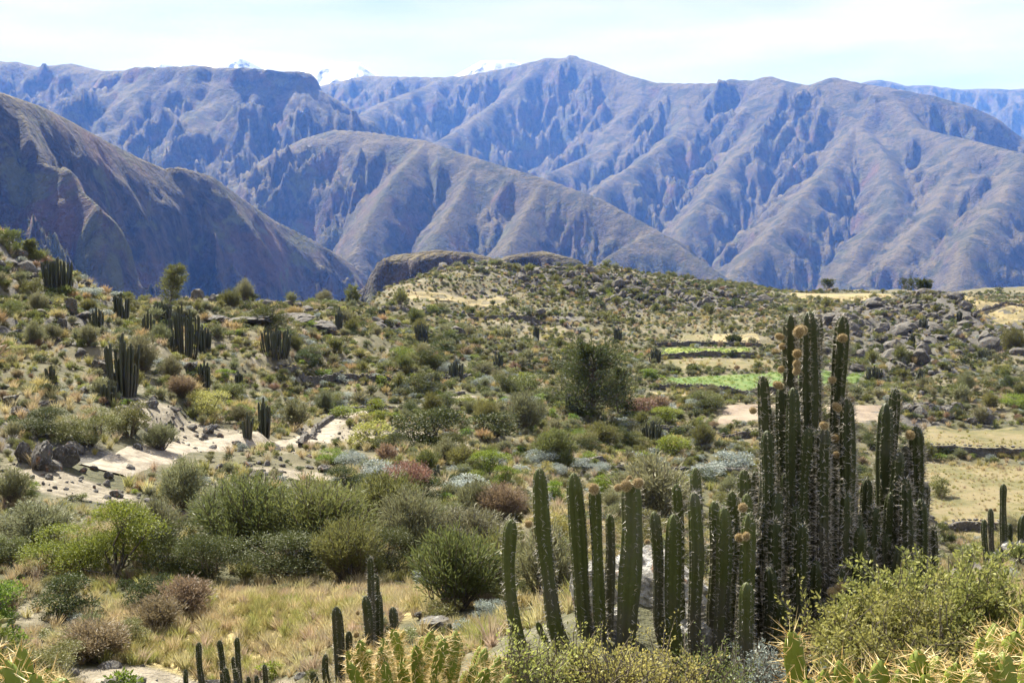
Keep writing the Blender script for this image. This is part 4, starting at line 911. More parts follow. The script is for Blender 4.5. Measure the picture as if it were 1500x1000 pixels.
tree_at(516, 450, 30, 22, label='small feathery tree at the canyon rim beyond the dry shelf', name='pine_tree', seed=6, n=40, tone='olive', shape='round', leaf=.4)
for i, (px, py, h, w, D, lb) in enumerate([(14, 352, 36, 34, 102, 'olive tree on the crest of the cactus slope'), (44, 362, 26, 18, 104, 'small olive tree just below the crest tree')]):
    tree_at(px, py, h, w, D, label=lb, name='crest_tree', seed=20 + i, n=40, tone='olive', shape='round', leaf=.26)
for i, (px, py, h, w, lb) in enumerate([(1168, 426, 22, 26, 'dark round tree at the plateau edge beside the stubble field'), (1211, 428, 18, 20, 'small dark tree beyond the stubble field'), (1330, 430, 20, 30, 'broad bushy tree at the canyon rim above the rock hill'), (1352, 431, 17, 24, 'lower bushy tree merging with the broad one at the rim'), (1078, 414, 10, 20, 'low dark bush tree on the rim knoll')]):
    tree_at(px, py, h, w, label=lb, name='rim_tree', seed=30 + i, n=34, tone='dark', shape='round', leaf=.7, dens=40)

# ------------------------------------------------------------------ rocks
def rock_at(px, py, wpx, hpx, label, D=None, me=None, sink=.25, m=None, group=None, name='boulder'):
    p = hit(px, py) if D is None else at(px, py, D)
    if p is None: return
    if D is not None: p[2] = gh(p[0], p[1])
    rg = np.random.default_rng(int(px * 7 + py)); me = me or ROCKS_HI[rg.integers(len(ROCKS_HI))]
    o = link(bpy.data.objects.new(name, me)); sx = wpx * p[1] / 1500 / 2; sz = hpx * p[1] / 1500 / 2 / .7
    o.scale = (sx * 1.1, sx * rg.uniform(.8, 1.1), sz * (1 + sink)); o.rotation_euler = (rg.uniform(-.2, .2), rg.uniform(-.2, .2), rg.uniform(0, 6.28))
    p[2] += sz * .7 * (1 - 2 * sink); o.location = [float(v) for v in p]; tag(o, label, 'rock', group); return o
def pale(me):
    q = me.copy(); q.materials.clear(); q.materials.append(M_PALE); return q
PALE = [pale(rock_mesh(61 + i, .95, 4, 1.6)) for i in range(3)]
o = rock_at(962, 900, 250, 60, 'large white lichen-crusted rock between the columnar cacti', 10.3, PALE[0], .1); o.scale = (.62, 1.15, .42); o.rotation_euler = (.12, .05, .3); o.location.z = gh(o.location.x, o.location.y) + .12
rock_at(1015, 950, 80, 80, 'lichen-crusted stone at the foot of the curved cactus stems', 9.1, PALE[1], .15)
rock_at(868, 930, 110, 110, 'pale rock behind the five-stemmed cactus', 9.6, PALE[2], .1)
rock_at(905, 965, 70, 60, 'low pale stone in front of the five-stemmed cactus', 8.9, PALE[1], .15)
for i, (px, py, w_, h_, lb) in enumerate([(1462, 792, 26, 26, 'pale boulder under the small cactus of the rocky spur'), (1480, 800, 34, 34, 'broad pale boulder of the rocky spur'), (1500, 796, 30, 26, 'pale boulder at the end of the rocky spur'), (1448, 802, 22, 16, 'low pale stone of the rocky spur')]): rock_at(px, py, w_, h_, lb, 24.6 + .2 * i, PALE[i % 3], .2)
for px, py, w_, h_, lb in [(106, 462, 22, 38, 'reddish upright slab on the cactus slope'), (73, 690, 28, 20, 'smooth rounded pale boulder on the sandy bank'), (122, 692, 16, 12, 'dark stone beside the rounded boulder'), (138, 688, 18, 10, 'flat stone on the sandy bank'), (60, 685, 50, 52, 'craggy brown outcrop above the sandy bank'), (95, 682, 46, 46, 'furrowed outcrop block overhung by shrubs'), (35, 675, 40, 44, 'dark outcrop block at the end of the crag'),
 (305, 634, 26, 16, 'flat-topped brown rock at the dirt clearing'), (300, 642, 16, 12, 'stone under the flat-topped brown rock'), (322, 640, 18, 10, 'small stone beside the flat-topped rock'), (350, 655, 26, 14, 'pale slab in the dirt clearing'), (325, 690, 34, 18, 'cracked pale slab below the dirt clearing'), (375, 700, 30, 16, 'low pale slab at the edge of the shrubs'), (160, 700, 20, 16, 'grey boulder at the top of the sandy bank'), (250, 840, 40, 22, 'grey rock under the bright green bush'), (475, 690, 30, 14, 'pale ledge stone by the dirt track'), (500, 680, 24, 12, 'ledge stone on the dirt track bank'), (545, 690, 26, 18, 'grey rock beside the silvery shrub'),
 (150, 545, 40, 26, 'dark boulder at the foot of the two-tier cactus'), (60, 455, 30, 26, 'grey boulder under the crest'), (90, 480, 26, 20, 'boulder on the slope below the crest'), (30, 610, 40, 22, 'slabby rock on the hillside'), (70, 600, 36, 20, 'jutting slab below the pale shrubs'), (15, 590, 30, 18, 'tilted slab on the hillside'), (280, 545, 34, 26, 'dark rock under the broadest cactus clump'), (130, 430, 30, 14, 'ledge rock on the slope edge'), (430, 474, 90, 20, 'dark ledge of rock at the canyon rim'), (370, 474, 90, 20, 'long rim ledge with dark overhang'), (315, 472, 60, 15, 'rim ledge block behind the cacti'), (470, 482, 56, 17, 'broken block at the canyon rim'),
 (545, 830, 44, 50, 'grey crag standing over the dry meadow'), (530, 800, 30, 34, 'dark crag block behind the meadow'), (640, 920, 60, 26, 'lichen grey ledge behind the yellow spiny cactus'), (620, 905, 30, 20, 'dark ledge stone at the edge of the meadow'), (870, 770, 30, 16, 'grey rock in the scrub behind the five-stemmed cactus'), (715, 770, 26, 18, 'dark rock in the scrub'), (320, 880, 30, 14, 'pale stone in the shaded bank above the meadow'), (380, 830, 40, 26, 'grey stone under the great dark shrub'),
 (1355, 605, 44, 24, 'cracked grey outcrop at the field corner'), (1385, 608, 36, 22, 'broken grey outcrop beside the cracked one'), (1330, 602, 30, 18, 'low grey outcrop at the field corner')]: rock_at(px, py, w_, h_, lb)

# stones lying on the bare earth
X, Y = jitter_grid(.55, 17, 90); mk = (zone('dirt', X, Y) > .15) & (rng.random(len(X)) < .6); X, Y = X[mk], Y[mk]; n = len(X); s1 = np.minimum(.55, np.exp(rng.normal(-2.25, .75, n))); rot = rng.uniform(-.4, .4, (n, 3)); rot[:, 2] = rng.uniform(0, 6.28, n)
scatter('gravel', ROCKS, np.stack([X, Y, ground_h(X, Y) + s1 * .1], 1), rot, s1[:, None] * rng.uniform(.6, 1.4, (n, 3)), rng.integers(0, 8, n), 'loose stones on the bare sandy bank')
# scattered boulders: the largest are things, the rest is rubble
X, Y = jitter_grid(2.3, 26, 430); r = np.hypot(X, Y); rk = zone('rocky', X, Y); fl = zone('flat', X, Y)
pr = np.clip(rk * 1.25, 0, .9) * np.where(r > 150, .68, 1) + .06 + .16 * (fbm(X / 22, Y / 22, 3, 401) > .05) + .34 * ((X / Y < -.2) & (r > 42))
mk = (rng.random(len(X)) < pr) & ~in_field(X, Y) & (fl < .6) & (zone('dirt', X, Y) < .5) & (zone('meadow', X, Y) < .3)
X, Y, rk, r = X[mk], Y[mk], rk[mk], r[mk]; Z = ground_h(X, Y)
sz = np.exp(rng.normal(-.75, .5, len(X))) * (.62 + 1.1 * rk) * np.clip(r / 150, .6, 1.35)
px, py = project(X, Y, Z); app = sz / Y * 1500
vis = (px > 0) & (px < 1500) & (py < 1000) & (py > 300)
order = np.argsort(-np.where(vis, app, 0)); big = order[:170]; rest = order[170:]
for i in big:
    o = link(bpy.data.objects.new('boulder', ROCKS[rng.integers(8)])); o.location = (X[i], Y[i], Z[i] + sz[i] * .2); o.scale = [float(sz[i] * q) for q in rng.uniform(.75, 1.25, 3)]; o.rotation_euler = rng.uniform(-.3, .3, 3) + np.array([0, 0, rng.uniform(0, 6.28)])
    zn = ('of the boulder hill above the walled fields' if px[i] > 1130 and Y[i] > 110 else 'of the rocky hill behind the basin' if Y[i] > 200 else 'scattered over the cactus slope' if px[i] < 420 and Y[i] > 42 else 'half buried in the scrub of the gully' if Y[i] <= 60 else 'lying in the shrubs of the basin')
    d_ = ('flat ' if o.scale[2] < .86 * sz[i] else 'upright ' if o.scale[2] > 1.1 * sz[i] else 'blocky ') + ('big ' if sz[i] > 1.3 else 'small ' if sz[i] < .75 else 'middling ')
    tag(o, d_ + 'grey lichen-spotted boulder ' + zn, 'rock', d_ + 'boulders ' + zn)
n = len(rest); rot = rng.uniform(-.35, .35, (n, 3)); rot[:, 2] = rng.uniform(0, 6.28, n)
scatter('rubble', ROCKS, np.stack([X[rest], Y[rest], Z[rest] + sz[rest] * .15], 1), rot, sz[rest, None] * rng.uniform(.7, 1.25, (n, 3)), rng.integers(0, 8, n), 'loose grey rubble over hills and slopes')

# ------------------------------------------------------------------ shrubs
KDESC = {'lime': 'bright green leafy bush', 'olive': 'rounded olive shrub', 'dark': 'dark green dense shrub', 'silver': 'silvery blue-grey shrub', 'twig': 'grey-green twiggy shrub', 'straw': 'straw-coloured grass tussock', 'red': 'reddish leafy shrub', 'brown': 'brown dry-stalked shrub', 'broom': 'olive broom-like shrub', 'yellow': 'yellow-green shrub'}
def shrub(kind, p, wd, ht, label, group=None, res='mid', var=0, rz=0.):
    f, s = shrub_proto(kind, res, var); t = thing('shrub', p, label, 'shrub', group, rz); t.scale = (wd, wd * .95, ht)
    part('foliage', f, t); part('stems', s, t); return t
HAND = [ # base px, base py, width px, height px, kind, label
 (165, 845, 150, 120, 'lime', 'largest bright green bush at the foot of the sandy bank'), (105, 838, 120, 78, 'lime', 'bright green bush spreading below the largest one'), (15, 945, 110, 112, 'lime', 'tall bright green bush at the shaded end of the gully'), (-25, 960, 80, 70, 'lime', 'green bush at the edge of the gully mouth'),
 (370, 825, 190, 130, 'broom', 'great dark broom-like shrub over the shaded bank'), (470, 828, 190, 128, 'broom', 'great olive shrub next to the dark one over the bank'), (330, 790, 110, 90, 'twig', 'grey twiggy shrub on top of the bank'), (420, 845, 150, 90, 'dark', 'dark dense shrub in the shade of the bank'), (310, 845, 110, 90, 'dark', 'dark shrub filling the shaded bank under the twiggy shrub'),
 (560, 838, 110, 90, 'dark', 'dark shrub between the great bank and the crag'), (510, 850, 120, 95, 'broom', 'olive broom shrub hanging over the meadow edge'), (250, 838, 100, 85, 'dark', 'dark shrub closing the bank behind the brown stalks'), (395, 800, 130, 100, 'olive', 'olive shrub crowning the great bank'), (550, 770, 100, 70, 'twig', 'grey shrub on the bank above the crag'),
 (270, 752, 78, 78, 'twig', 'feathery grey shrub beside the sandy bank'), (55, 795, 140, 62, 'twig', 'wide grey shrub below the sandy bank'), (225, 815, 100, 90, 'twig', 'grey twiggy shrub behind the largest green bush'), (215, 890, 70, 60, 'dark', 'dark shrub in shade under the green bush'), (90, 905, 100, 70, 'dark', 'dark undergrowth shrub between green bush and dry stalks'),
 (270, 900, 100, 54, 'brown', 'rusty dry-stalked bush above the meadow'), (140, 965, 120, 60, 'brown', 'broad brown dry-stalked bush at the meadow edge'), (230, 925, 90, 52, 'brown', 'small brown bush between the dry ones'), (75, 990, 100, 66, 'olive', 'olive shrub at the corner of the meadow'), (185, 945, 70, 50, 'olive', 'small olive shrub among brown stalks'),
 (595, 738, 66, 80, 'red', 'pinkish red leafy shrub by the dirt track'), (590, 742, 64, 50, 'dark', 'dark shrub under the pinkish red one'), (560, 708, 80, 36, 'silver', 'silvery shrub below the dirt track'), (520, 690, 50, 34, 'silver', 'small silvery shrub next to the dirt track'), (680, 725, 80, 30, 'silver', 'low silvery shrub behind the cactus clump'),
 (710, 885, 140, 105, 'broom', 'large dark olive shrub beside the five-stemmed cactus'), (650, 870, 100, 90, 'dark', 'dark shrub at the edge of the meadow'), (600, 815, 120, 100, 'twig', 'grey twiggy shrub behind the meadow crag'), (690, 820, 150, 80, 'twig', 'wide grey-green shrub over the scrub'), (640, 770, 80, 50, 'olive', 'olive shrub under the grey ones'), (735, 765, 90, 60, 'brown', 'pale brown stalked shrub in the scrub'),
 (640, 840, 66, 50, 'yellow', 'yellow-green shrub beside the meadow crag'), (900, 748, 72, 62, 'lime', 'rounded green bush behind the fruiting cactus tops'), (820, 800, 70, 60, 'yellow', 'yellow-green shrub seen between cactus stems'), (800, 880, 120, 110, 'twig', 'grey shrub behind the five-stemmed cactus'), (940, 800, 90, 60, 'olive', 'olive shrub beyond the curved cactus stems'),
 (720, 705, 66, 50, 'lime', 'green bush above the low cactus clump'), (680, 690, 60, 40, 'broom', 'broom shrub above the silvery shrubs'), (520, 720, 70, 46, 'dark', 'dark shrub under the dirt track'), (470, 760, 80, 60, 'olive', 'olive shrub at the top of the great bank'), (545, 608, 42, 26, 'lime', 'small green bush at the channel edge'), (505, 612, 40, 22, 'lime', 'small lime bush where the channel bends'), (600, 606, 40, 26, 'dark', 'dark bush beside the channel'), (628, 600, 30, 18, 'silver', 'silver bush beside the channel'), (500, 600, 26, 18, 'silver', 'silver bush above the channel bend'), (430, 630, 50, 42, 'twig', 'grey shrub near the channel bend'), (545, 655, 56, 46, 'yellow', 'yellowish shrub on the sandy slope'), (640, 625, 40, 32, 'olive', 'olive shrub on the sandy slope'), (556, 625, 36, 26, 'lime', 'lime shrub on the sandy slope'), (725, 640, 76, 46, 'dark', 'dark wide shrub in the basin scrub'), (765, 580, 50, 40, 'olive', 'olive shrub beside the conifer'),
 (938, 612, 46, 36, 'red', 'reddish bush beyond the conifer'), (965, 605, 40, 24, 'brown', 'rusty bush beside the reddish one'), (1375, 727, 36, 34, 'olive', 'lone rounded bush in the grazed field'), (955, 555, 32, 18, 'lime', 'green bush at the corner of the crop field'), (985, 665, 44, 34, 'lime', 'green bush below the brown field'), (1072, 690, 60, 34, 'silver', 'pale silvery shrub by the overgrown wall'), (1035, 700, 50, 26, 'silver', 'silvery shrub along the overgrown wall'), (940, 640, 40, 28, 'olive', 'olive shrub near the reddish bush'),
 (130, 650, 100, 60, 'olive', 'broad olive shrub overhanging the outcrop'), (60, 640, 90, 50, 'dark', 'dark shrub on top of the outcrop'), (190, 640, 70, 60, 'olive', 'olive shrub above the sandy bank'), (235, 660, 60, 40, 'twig', 'thin grey shrub by the sandy bank'), (20, 735, 60, 50, 'twig', 'grey shrub below the outcrop'), (330, 560, 30, 22, 'lime', 'fresh green shrub on the grassy slope'), (650, 520, 40, 26, 'dark', 'dark shrub above the terrace'), (460, 520, 30, 20, 'olive', 'olive shrub on the dry grass shelf'), (1000, 745, 60, 40, 'olive', 'olive shrub beyond the dense cactus')]
taken = []
for i, (px, py, wp, hp, kd, lb) in enumerate(HAND):
    p = hit(px, py)
    if p is None: continue
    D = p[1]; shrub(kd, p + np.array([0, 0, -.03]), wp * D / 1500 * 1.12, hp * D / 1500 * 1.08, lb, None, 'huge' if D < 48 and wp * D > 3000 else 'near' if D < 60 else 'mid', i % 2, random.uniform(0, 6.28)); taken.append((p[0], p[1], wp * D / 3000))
X, Y = jitter_grid(1.75, 17, 455); r = np.hypot(X, Y); fl = zone('flat', X, Y); ms = fbm(X / 16, Y / 16, 3, 501); m2 = fbm(X / 40, Y / 40, 2, 502); rk = zone('rocky', X, Y)
u = X / Y
pr = .10 + .75 * sstep(-.12, .28, ms + .35 * fbm(X / 5, Y / 5, 2, 503)) + .35 * rk
pr = np.where((u > -.18) & (u < .16) & (r < 120), pr + .25, pr)
pr = np.where((u < -.2) & (r > 40), pr * .95, pr)
pr = np.where((u > .3) & (r > 55), pr * .55, pr)
mk = (rng.random(len(X)) < pr) & off_track(X, Y, 2.3) & ~in_field(X, Y) & (fl < .6) & (zone('dirt', X, Y) < .38) & (zone('meadow', X, Y) < .25)
mk &= ~((u > .2) & (r < 62))          # open ground below the walled fields
for tx, ty, tr in taken: mk &= (np.hypot(X - tx, Y - ty) > tr * .7) | (r > 130)
X, Y, r, ms, m2, rk, u = (a[mk] for a in (X, Y, r, ms, m2, rk, u)); Z = ground_h(X, Y); n = len(X)
KN = ['olive', 'twig', 'dark', 'lime', 'silver', 'straw', 'red', 'brown', 'broom', 'yellow']
pk = np.tile(np.array([.22, .17, .15, .07, .05, .12, .0008, .04, .12, .05]), (n, 1))
basin = (u > -.2) & (u < .2) & (r < 125)
pk[basin] *= np.array([1, 1, .8, 2.2, 3.2, .4, 2, .8, 1, 1.4])
hill = (u <= -.2) & (r > 40); pk[hill] *= np.array([1, 1.2, .9, .25, 1.0, 2.0, .3, 1, .8, 1])
farr = r > 150; pk[farr] *= np.array([1, .9, 2.4, .15, .25, .7, .3, .8, 1, .4])
pk[m2 > .2] *= np.array([.7, 1, .7, 1.4, 2.2, 1, 1, 1, .7, 1]); pk /= pk.sum(1, keepdims=True)
kd = (rng.random((n, 1)) > pk.cumsum(1)).sum(1).clip(0, 9)
wd = np.exp(rng.normal(.16, .48, n)) * np.array([1.0, .95, 1.05, .95, .85, .6, .9, .8, 1.15, .8])[kd] * np.clip(r / 60, .75, 1.15) * np.where(r > 170, .62 + .35 * rk, 1) * np.where(hill, .78, 1)
ht = wd * rng.uniform(.6, .92, n) * np.array([1, 1.05, 1, .95, .75, .9, 1, .95, 1.05, .9])[kd]
px, py = project(X, Y, Z + ht); app = wd / Y * 1500
# rough visibility: the sight line to the shrub's top must clear the ground
vis = (px > -10) & (px < 1510) & (py < 1000)
fr = np.linspace(.15, .96, 22)
cand = np.argsort(-np.where(vis, app, 0))[:1500]
clear = np.ones(len(cand), bool)
for f in fr: clear &= ground_h(X[cand] * f, Y[cand] * f) < (Z[cand] + ht[cand]) * f + .05
big = cand[clear][:225]; isbig = np.zeros(n, bool); isbig[big] = True; rest = np.where(~isbig)[0]
for i in big:
    zn = ('in the gully around the dry meadow' if Y[i] < 44 and px[i] < 900 else 'on the slope behind the cactus stems' if Y[i] < 60 and px[i] >= 700 else 'on the cactus-covered hillside' if px[i] < 430 else 'in the basin scrub around the dirt track' if px[i] < 800 and Y[i] < 115 else 'among the walled fields' if px[i] > 930 else 'on the slope behind the conifer' if Y[i] > 115 else 'in the scrub near the conifer')
    k = KN[kd[i]]; d_ = ('large ' if wd[i] > 1.7 else 'small ' if wd[i] < 1.1 else '') + ('tall ' if ht[i] > .85 * wd[i] else 'low ' if ht[i] < .65 * wd[i] else '')
    shrub(k, (X[i], Y[i], Z[i] - .04), wd[i], ht[i], d_ + KDESC[k] + ' ' + zn, (d_ + KDESC[k] + 's ' + zn).replace('bushs', 'bushes'), 'near' if Y[i] < 45 or wd[i] > 1.7 else 'mid', int(rng.integers(2)), random.uniform(0, 6.28))
protos = [shrub_proto(k, 'far', v) for k in KN for v in range(2)]
n = len(rest); rot = rng.normal(0, .07, (n, 3)); rot[:, 2] = rng.uniform(0, 6.28, n)
UP = np.stack([X[rest], Y[rest], Z[rest] - .05], 1); US = np.stack([wd[rest], wd[rest], ht[rest]], 1); UI = kd[rest] * 2 + rng.integers(0, 2, n)
X, Y = jitter_grid(1.0, 15, 190, 33); Xb, Yb = jitter_grid(1.8, 190, 440, 33); X = np.concatenate([X, Xb]); Y = np.concatenate([Y, Yb]); r = np.hypot(X, Y)           # small plants between the shrubs
mk = (rng.random(len(X)) < .42 + .5 * sstep(-.2, .25, fbm(X / 8, Y / 8, 3, 511))) & off_track(X, Y) & ~in_field(X, Y) & (zone('dirt', X, Y) < .42) & (zone('meadow', X, Y) < .3)
X, Y, r = X[mk], Y[mk], r[mk]; q = len(X); w2 = rng.uniform(.3, .85, q) * np.clip(r / 70, .8, 1.5)
k2 = rng.choice(10, q, p=[.23, .27, .19, .03, .065, .035, .002, .018, .12, .04])
UP = np.concatenate([UP, np.stack([X, Y, ground_h(X, Y) - .03], 1)]); US = np.concatenate([US, np.stack([w2, w2, w2 * rng.uniform(.55, .95, q)], 1)]); UI = np.concatenate([UI, k2 * 2 + rng.integers(0, 2, q)])
rr_ = rng.normal(0, .08, (q, 3)); rr_[:, 2] = rng.uniform(0, 6.28, q); rot = np.concatenate([rot, rr_])
scatter('undergrowth', protos, UP, rot, US, UI, 'scrub covering the hillside, basin and plateau')

# ------------------------------------------------------------------ dry grass
def tuft(seed, n, h, spread):
    rg = np.random.default_rng(seed); a = rg.uniform(0, 6.28, n); rr = rg.uniform(0, spread, n) ; P = np.stack([np.cos(a) * rr * .6, np.sin(a) * rr * .6, np.zeros(n)], 1)
    lean = np.stack([np.cos(a) * rr * 1.5, np.sin(a) * rr * 1.5, np.zeros(n)], 1) + rg.normal(size=(n, 3)) * .1 * h; hh = h * rg.uniform(.5, 1.1, (n, 1))
    T = P + lean * .9; T[:, 2] = hh[:, 0] * .94; Mi = P + lean * .35; Mi[:, 2] = hh[:, 0] * .55; s = unit(np.cross(T - P, rg.normal(size=(n, 3)))) * h * .02
    V = np.stack([P - s, P + s, Mi + s * .8, Mi - s * .8, T + s * .15, T - s * .15], 1).reshape(-1, 3); b = np.arange(n)[:, None] * 6
    return V, np.concatenate([b + np.array([[0, 1, 2, 3]]), b + np.array([[3, 2, 4, 5]])])
M_GR = [leaf_mat('dry_grass', (.32, .265, .13), (.55, .47, .27), .4), leaf_mat('green_grass', (.19, .19, .06), (.36, .33, .12), .4), leaf_mat('pinkish_grass', (.30, .24, .16), (.46, .38, .26), .4)]
GT = [mesh_np('tuft', *tuft(600 + i, 70, .42, .16), M_GR[i % 3]) for i in range(6)]
Xs = []; Ys = []; Ss = []
for st, r0, r1, base, s0 in ((.22, 11, 40, .30, .8), (.8, 40, 110, .5, 1.4), (2.0, 110, 330, .5, 2.2)):
    X, Y = jitter_grid(st, r0, r1, 33); me_ = zone('meadow', X, Y); pr = base * (.4 + 1.2 * sstep(-.2, .3, fbm(X / 7, Y / 7, 3, 701))) + (me_ > .2) * .8
    mk = (rng.random(len(X)) < pr) & off_track(X, Y, 1.3) & (zone('dirt', X, Y) < .4) & ~in_field(X, Y, (C_LIME, C_GREEN, C_SOIL)); X, Y = X[mk], Y[mk]; Xs.append(X); Ys.append(Y); Ss.append(s0 * rng.uniform(.5, 1.2, len(X)) * (1 - .55 * (zone('flat', X, Y) > .3)))
X, Y = jitter_grid(.5, 58, 120, 33); mk = in_field(X, Y, (C_PALE,)) & (rng.random(len(X)) < .2 + .6 * sstep(-.2, .2, fbm(X / 3, Y / 3, 2, 711))); X, Y = X[mk], Y[mk]; Xs.append(X); Ys.append(Y); Ss.append(rng.uniform(.3, .8, len(X)))
X = np.concatenate(Xs); Y = np.concatenate(Ys); sc = np.concatenate(Ss); n = len(X); rot = rng.normal(0, .1, (n, 3)); rot[:, 2] = rng.uniform(0, 6.28, n)
gi = np.where(rng.random(n) < sstep(-.1, .25, fbm(X / 5, Y / 5, 3, 702)) * .7, 1, np.where(rng.random(n) < .25, 2, 0)) + 3 * rng.integers(0, 2, n)
scatter('grass', GT, np.stack([X, Y, ground_h(X, Y) - .01], 1), rot, np.repeat(sc[:, None], 3, 1), gi, 'dry yellow grass on meadow and slopes')

X, Y = jitter_grid(1.1, 120, 240, 33); mk = in_field(X, Y, (C_LIME, C_GREEN)) & (rng.random(len(X)) < .75); X, Y = X[mk], Y[mk]; n = len(X); rot = rng.normal(0, .1, (n, 3)); rot[:, 2] = rng.uniform(0, 6.28, n)
CM = [leaf_mat('crop_leaves', (.09, .17, .035), (.20, .28, .06), .4), leaf_mat('pale_crop_leaves', (.15, .20, .04), (.29, .33, .08), .4)]
scatter('crops', [mesh_np('crop', *tuft(650 + i, 50, .4, .3), CM[i]) for i in range(2)], np.stack([X, Y, ground_h(X, Y) + .03], 1), rot, np.repeat(rng.uniform(.6, 1.5, (n, 1)), 3, 1), rng.integers(0, 2, n), 'low green crop growing in the terrace fields')

# ------------------------------------------------------------------ plants at the photographer's feet
def leafy(p, wd, ht, n, leaf, kind, label, seed, cat='shrub', name='leafy_shrub'):
    rg = np.random.default_rng(seed); t = thing(name, p, label, cat); paths = []; Ps = []; Ds = []
    nb = 46; per = n // (nb * 6)
    for i in range(nb):
        a = rg.uniform(0, 6.28); e = rg.uniform(.1, 1) ** .6; tip = np.array([math.cos(a) * wd / 2 * e, math.sin(a) * wd / 2 * e, ht * rg.uniform(.72, 1.05) * math.sqrt(1 - .6 * e * e)])
        b = bend_path(np.array([0, 0, -.1]) + rg.normal(size=3) * .04, tip, rg, 7, .035, .18); paths.append((b, np.linspace(.011, .0025, 7)))
        for q in range(6):
            j = rg.uniform(1.6, 5.9); k = int(j); o_ = b[k] + (b[min(k + 1, 6)] - b[k]) * (j - k); e2 = o_ + (unit(tip) * .8 + rg.normal(size=3) * .75) * ht * .2
            tw = bend_path(o_, e2, rg, 4, .07); paths.append((tw, np.linspace(.004, .0014, 4)))
            tt = rg.uniform(.15, 1.08, per) * 3; kk = np.minimum(tt.astype(int), 2); pts = tw[kk] + (tw[kk + 1] - tw[kk]) * (tt - kk)[:, None]
            sp = rg.normal(size=(per, 3)); Ps.append(pts + sp * .012); Ds.append(unit(tw[kk + 1] - tw[kk]) * .5 + unit(sp) + np.array([0, 0, .35]))
    part('branches', mesh_np('branches', *tubes(paths, 4), M_TWIG, True), t)
    part('foliage', mesh_np('foliage', *leaves(np.concatenate(Ps), np.concatenate(Ds), leaf, leaf * .5, rg), LM[kind]), t)
def foot(px, D): q = at(px, 900, D); return np.array([q[0], q[1], gh(q[0], q[1])])
for i, (px, D, wpx, top, n, lf, kd, lb) in enumerate([
 (1385, 6.9, 235, 822, 15000, .036, 'sage', 'large yellow-green leafy shrub with grey twigs in front of the cacti'), (1270, 6.6, 180, 872, 11000, .034, 'sage', 'leafy shrub spreading to the foot of the tallest cactus'), (1490, 6.8, 200, 850, 11000, .035, 'sage', 'leafy shrub joined to the large one below the rocky spur'), (1330, 6.2, 200, 898, 10000, .032, 'sage', 'lower leafy shrub in front of the large one'),
 (960, 5.6, 160, 955, 6000, .022, 'yellow', 'pale yellow herb mound in front of the white rock'), (830, 5.5, 130, 940, 5000, .022, 'yellow', 'yellow herb mound before the five-stemmed cactus'), (895, 5.3, 110, 962, 4000, .02, 'yellow', 'small pale herb between the two mounds'), (1040, 5.8, 110, 955, 4000, .022, 'olive', 'olive herb at the foot of the dense cactus'), (770, 5.2, 90, 935, 4000, .022, 'yellow', 'spindly yellow herb beside the spiny cactus'), (1130, 6.2, 120, 960, 4000, .024, 'silver', 'greyish herb below the tallest cactus')]):
    p = foot(px, D); tz = at(px, top, D)[2]; leafy(p, wpx * D / 1500 * 1.15, max(.25, tz - p[2]), n, lf, kd, lb, 800 + i, name='leafy_shrub' if i < 4 else 'herb')

# spiny jointed cacti
M_JOINT = cactus_material('jointed_cactus_skin', (.085, .125, .015), (.19, .23, .03), (.30, .32, .06))
def joint_mesh(seed):
    rg = np.random.default_rng(seed); k = 20; m = 22; z = np.linspace(0, 1, m); th = np.arange(k) * 2 * math.pi / k
    env = np.sqrt(np.clip(1 - (2 * np.abs(z - .5)) ** 3.4, .02, 1)) * (.9 + .18 * z)
    Z, T = np.meshgrid(z, th, indexing='ij'); rows = 7
    tub = .5 + .5 * np.cos(T * 5 + Z * rows * math.pi) * np.cos(Z * rows * math.pi * 1.02); rr = (env[:, None] * (1 + .34 * (tub - .5)))
    V = np.stack([rr * np.cos(T) * .5, rr * np.sin(T) * .5, Z], -1).reshape(-1, 3); F = grid_faces(m, k, True)
    P = []; N_ = []
    for i in range(rows * 2):
        for j in range(5):
            zz = (i + .5) / (rows * 2); t_ = (j + .5 * (i % 2)) * 2 * math.pi / 5 - zz * 1.5; e = np.interp(zz, z, env) * .54
            P.append((math.cos(t_) * e, math.sin(t_) * e, zz)); N_.append((math.cos(t_), math.sin(t_), .35 + .8 * max(0, zz - .7)))
    P = np.array(P); N_ = np.array(N_)
    return V, F, P, N_
M_JOINT_N = M_JOINT
JV = joint_mesh(1)
def joint_pair(seed, wd, ln, sp_len):
    rg = np.random.default_rng(seed); V, F, P, N_ = JV; sc = np.array([wd, wd, ln])
    me = with_up(mesh_np('segment', V * sc, F, M_JOINT, True), np.full(len(V), 1.6))
    Pp = np.repeat(P * sc, 3, 0); D = unit(np.repeat(unit(N_), 3, 0) + rg.normal(size=(len(Pp), 3)) * .42); n = len(Pp); s = unit(np.cross(D, rg.normal(size=D.shape))) * .0009; s2 = np.cross(D, s / .0009) * .0009
    l_ = sp_len * rg.uniform(.35, 1.25, (n, 1)); Vs = np.stack([Pp - s, Pp + s, Pp + s2 * 1.6, Pp + D * l_], 1).reshape(-1, 3); b = np.arange(n)[:, None] * 4
    Fs = np.concatenate([b + np.array([[0, 1, 3]]), b + np.array([[1, 2, 3]]), b + np.array([[2, 0, 3]])])
    return me, mesh_np('spines', Vs, Fs, M_SPINE_Y)
PAIRS = [joint_pair(900 + i, .045, .25, .05) for i in range(4)]
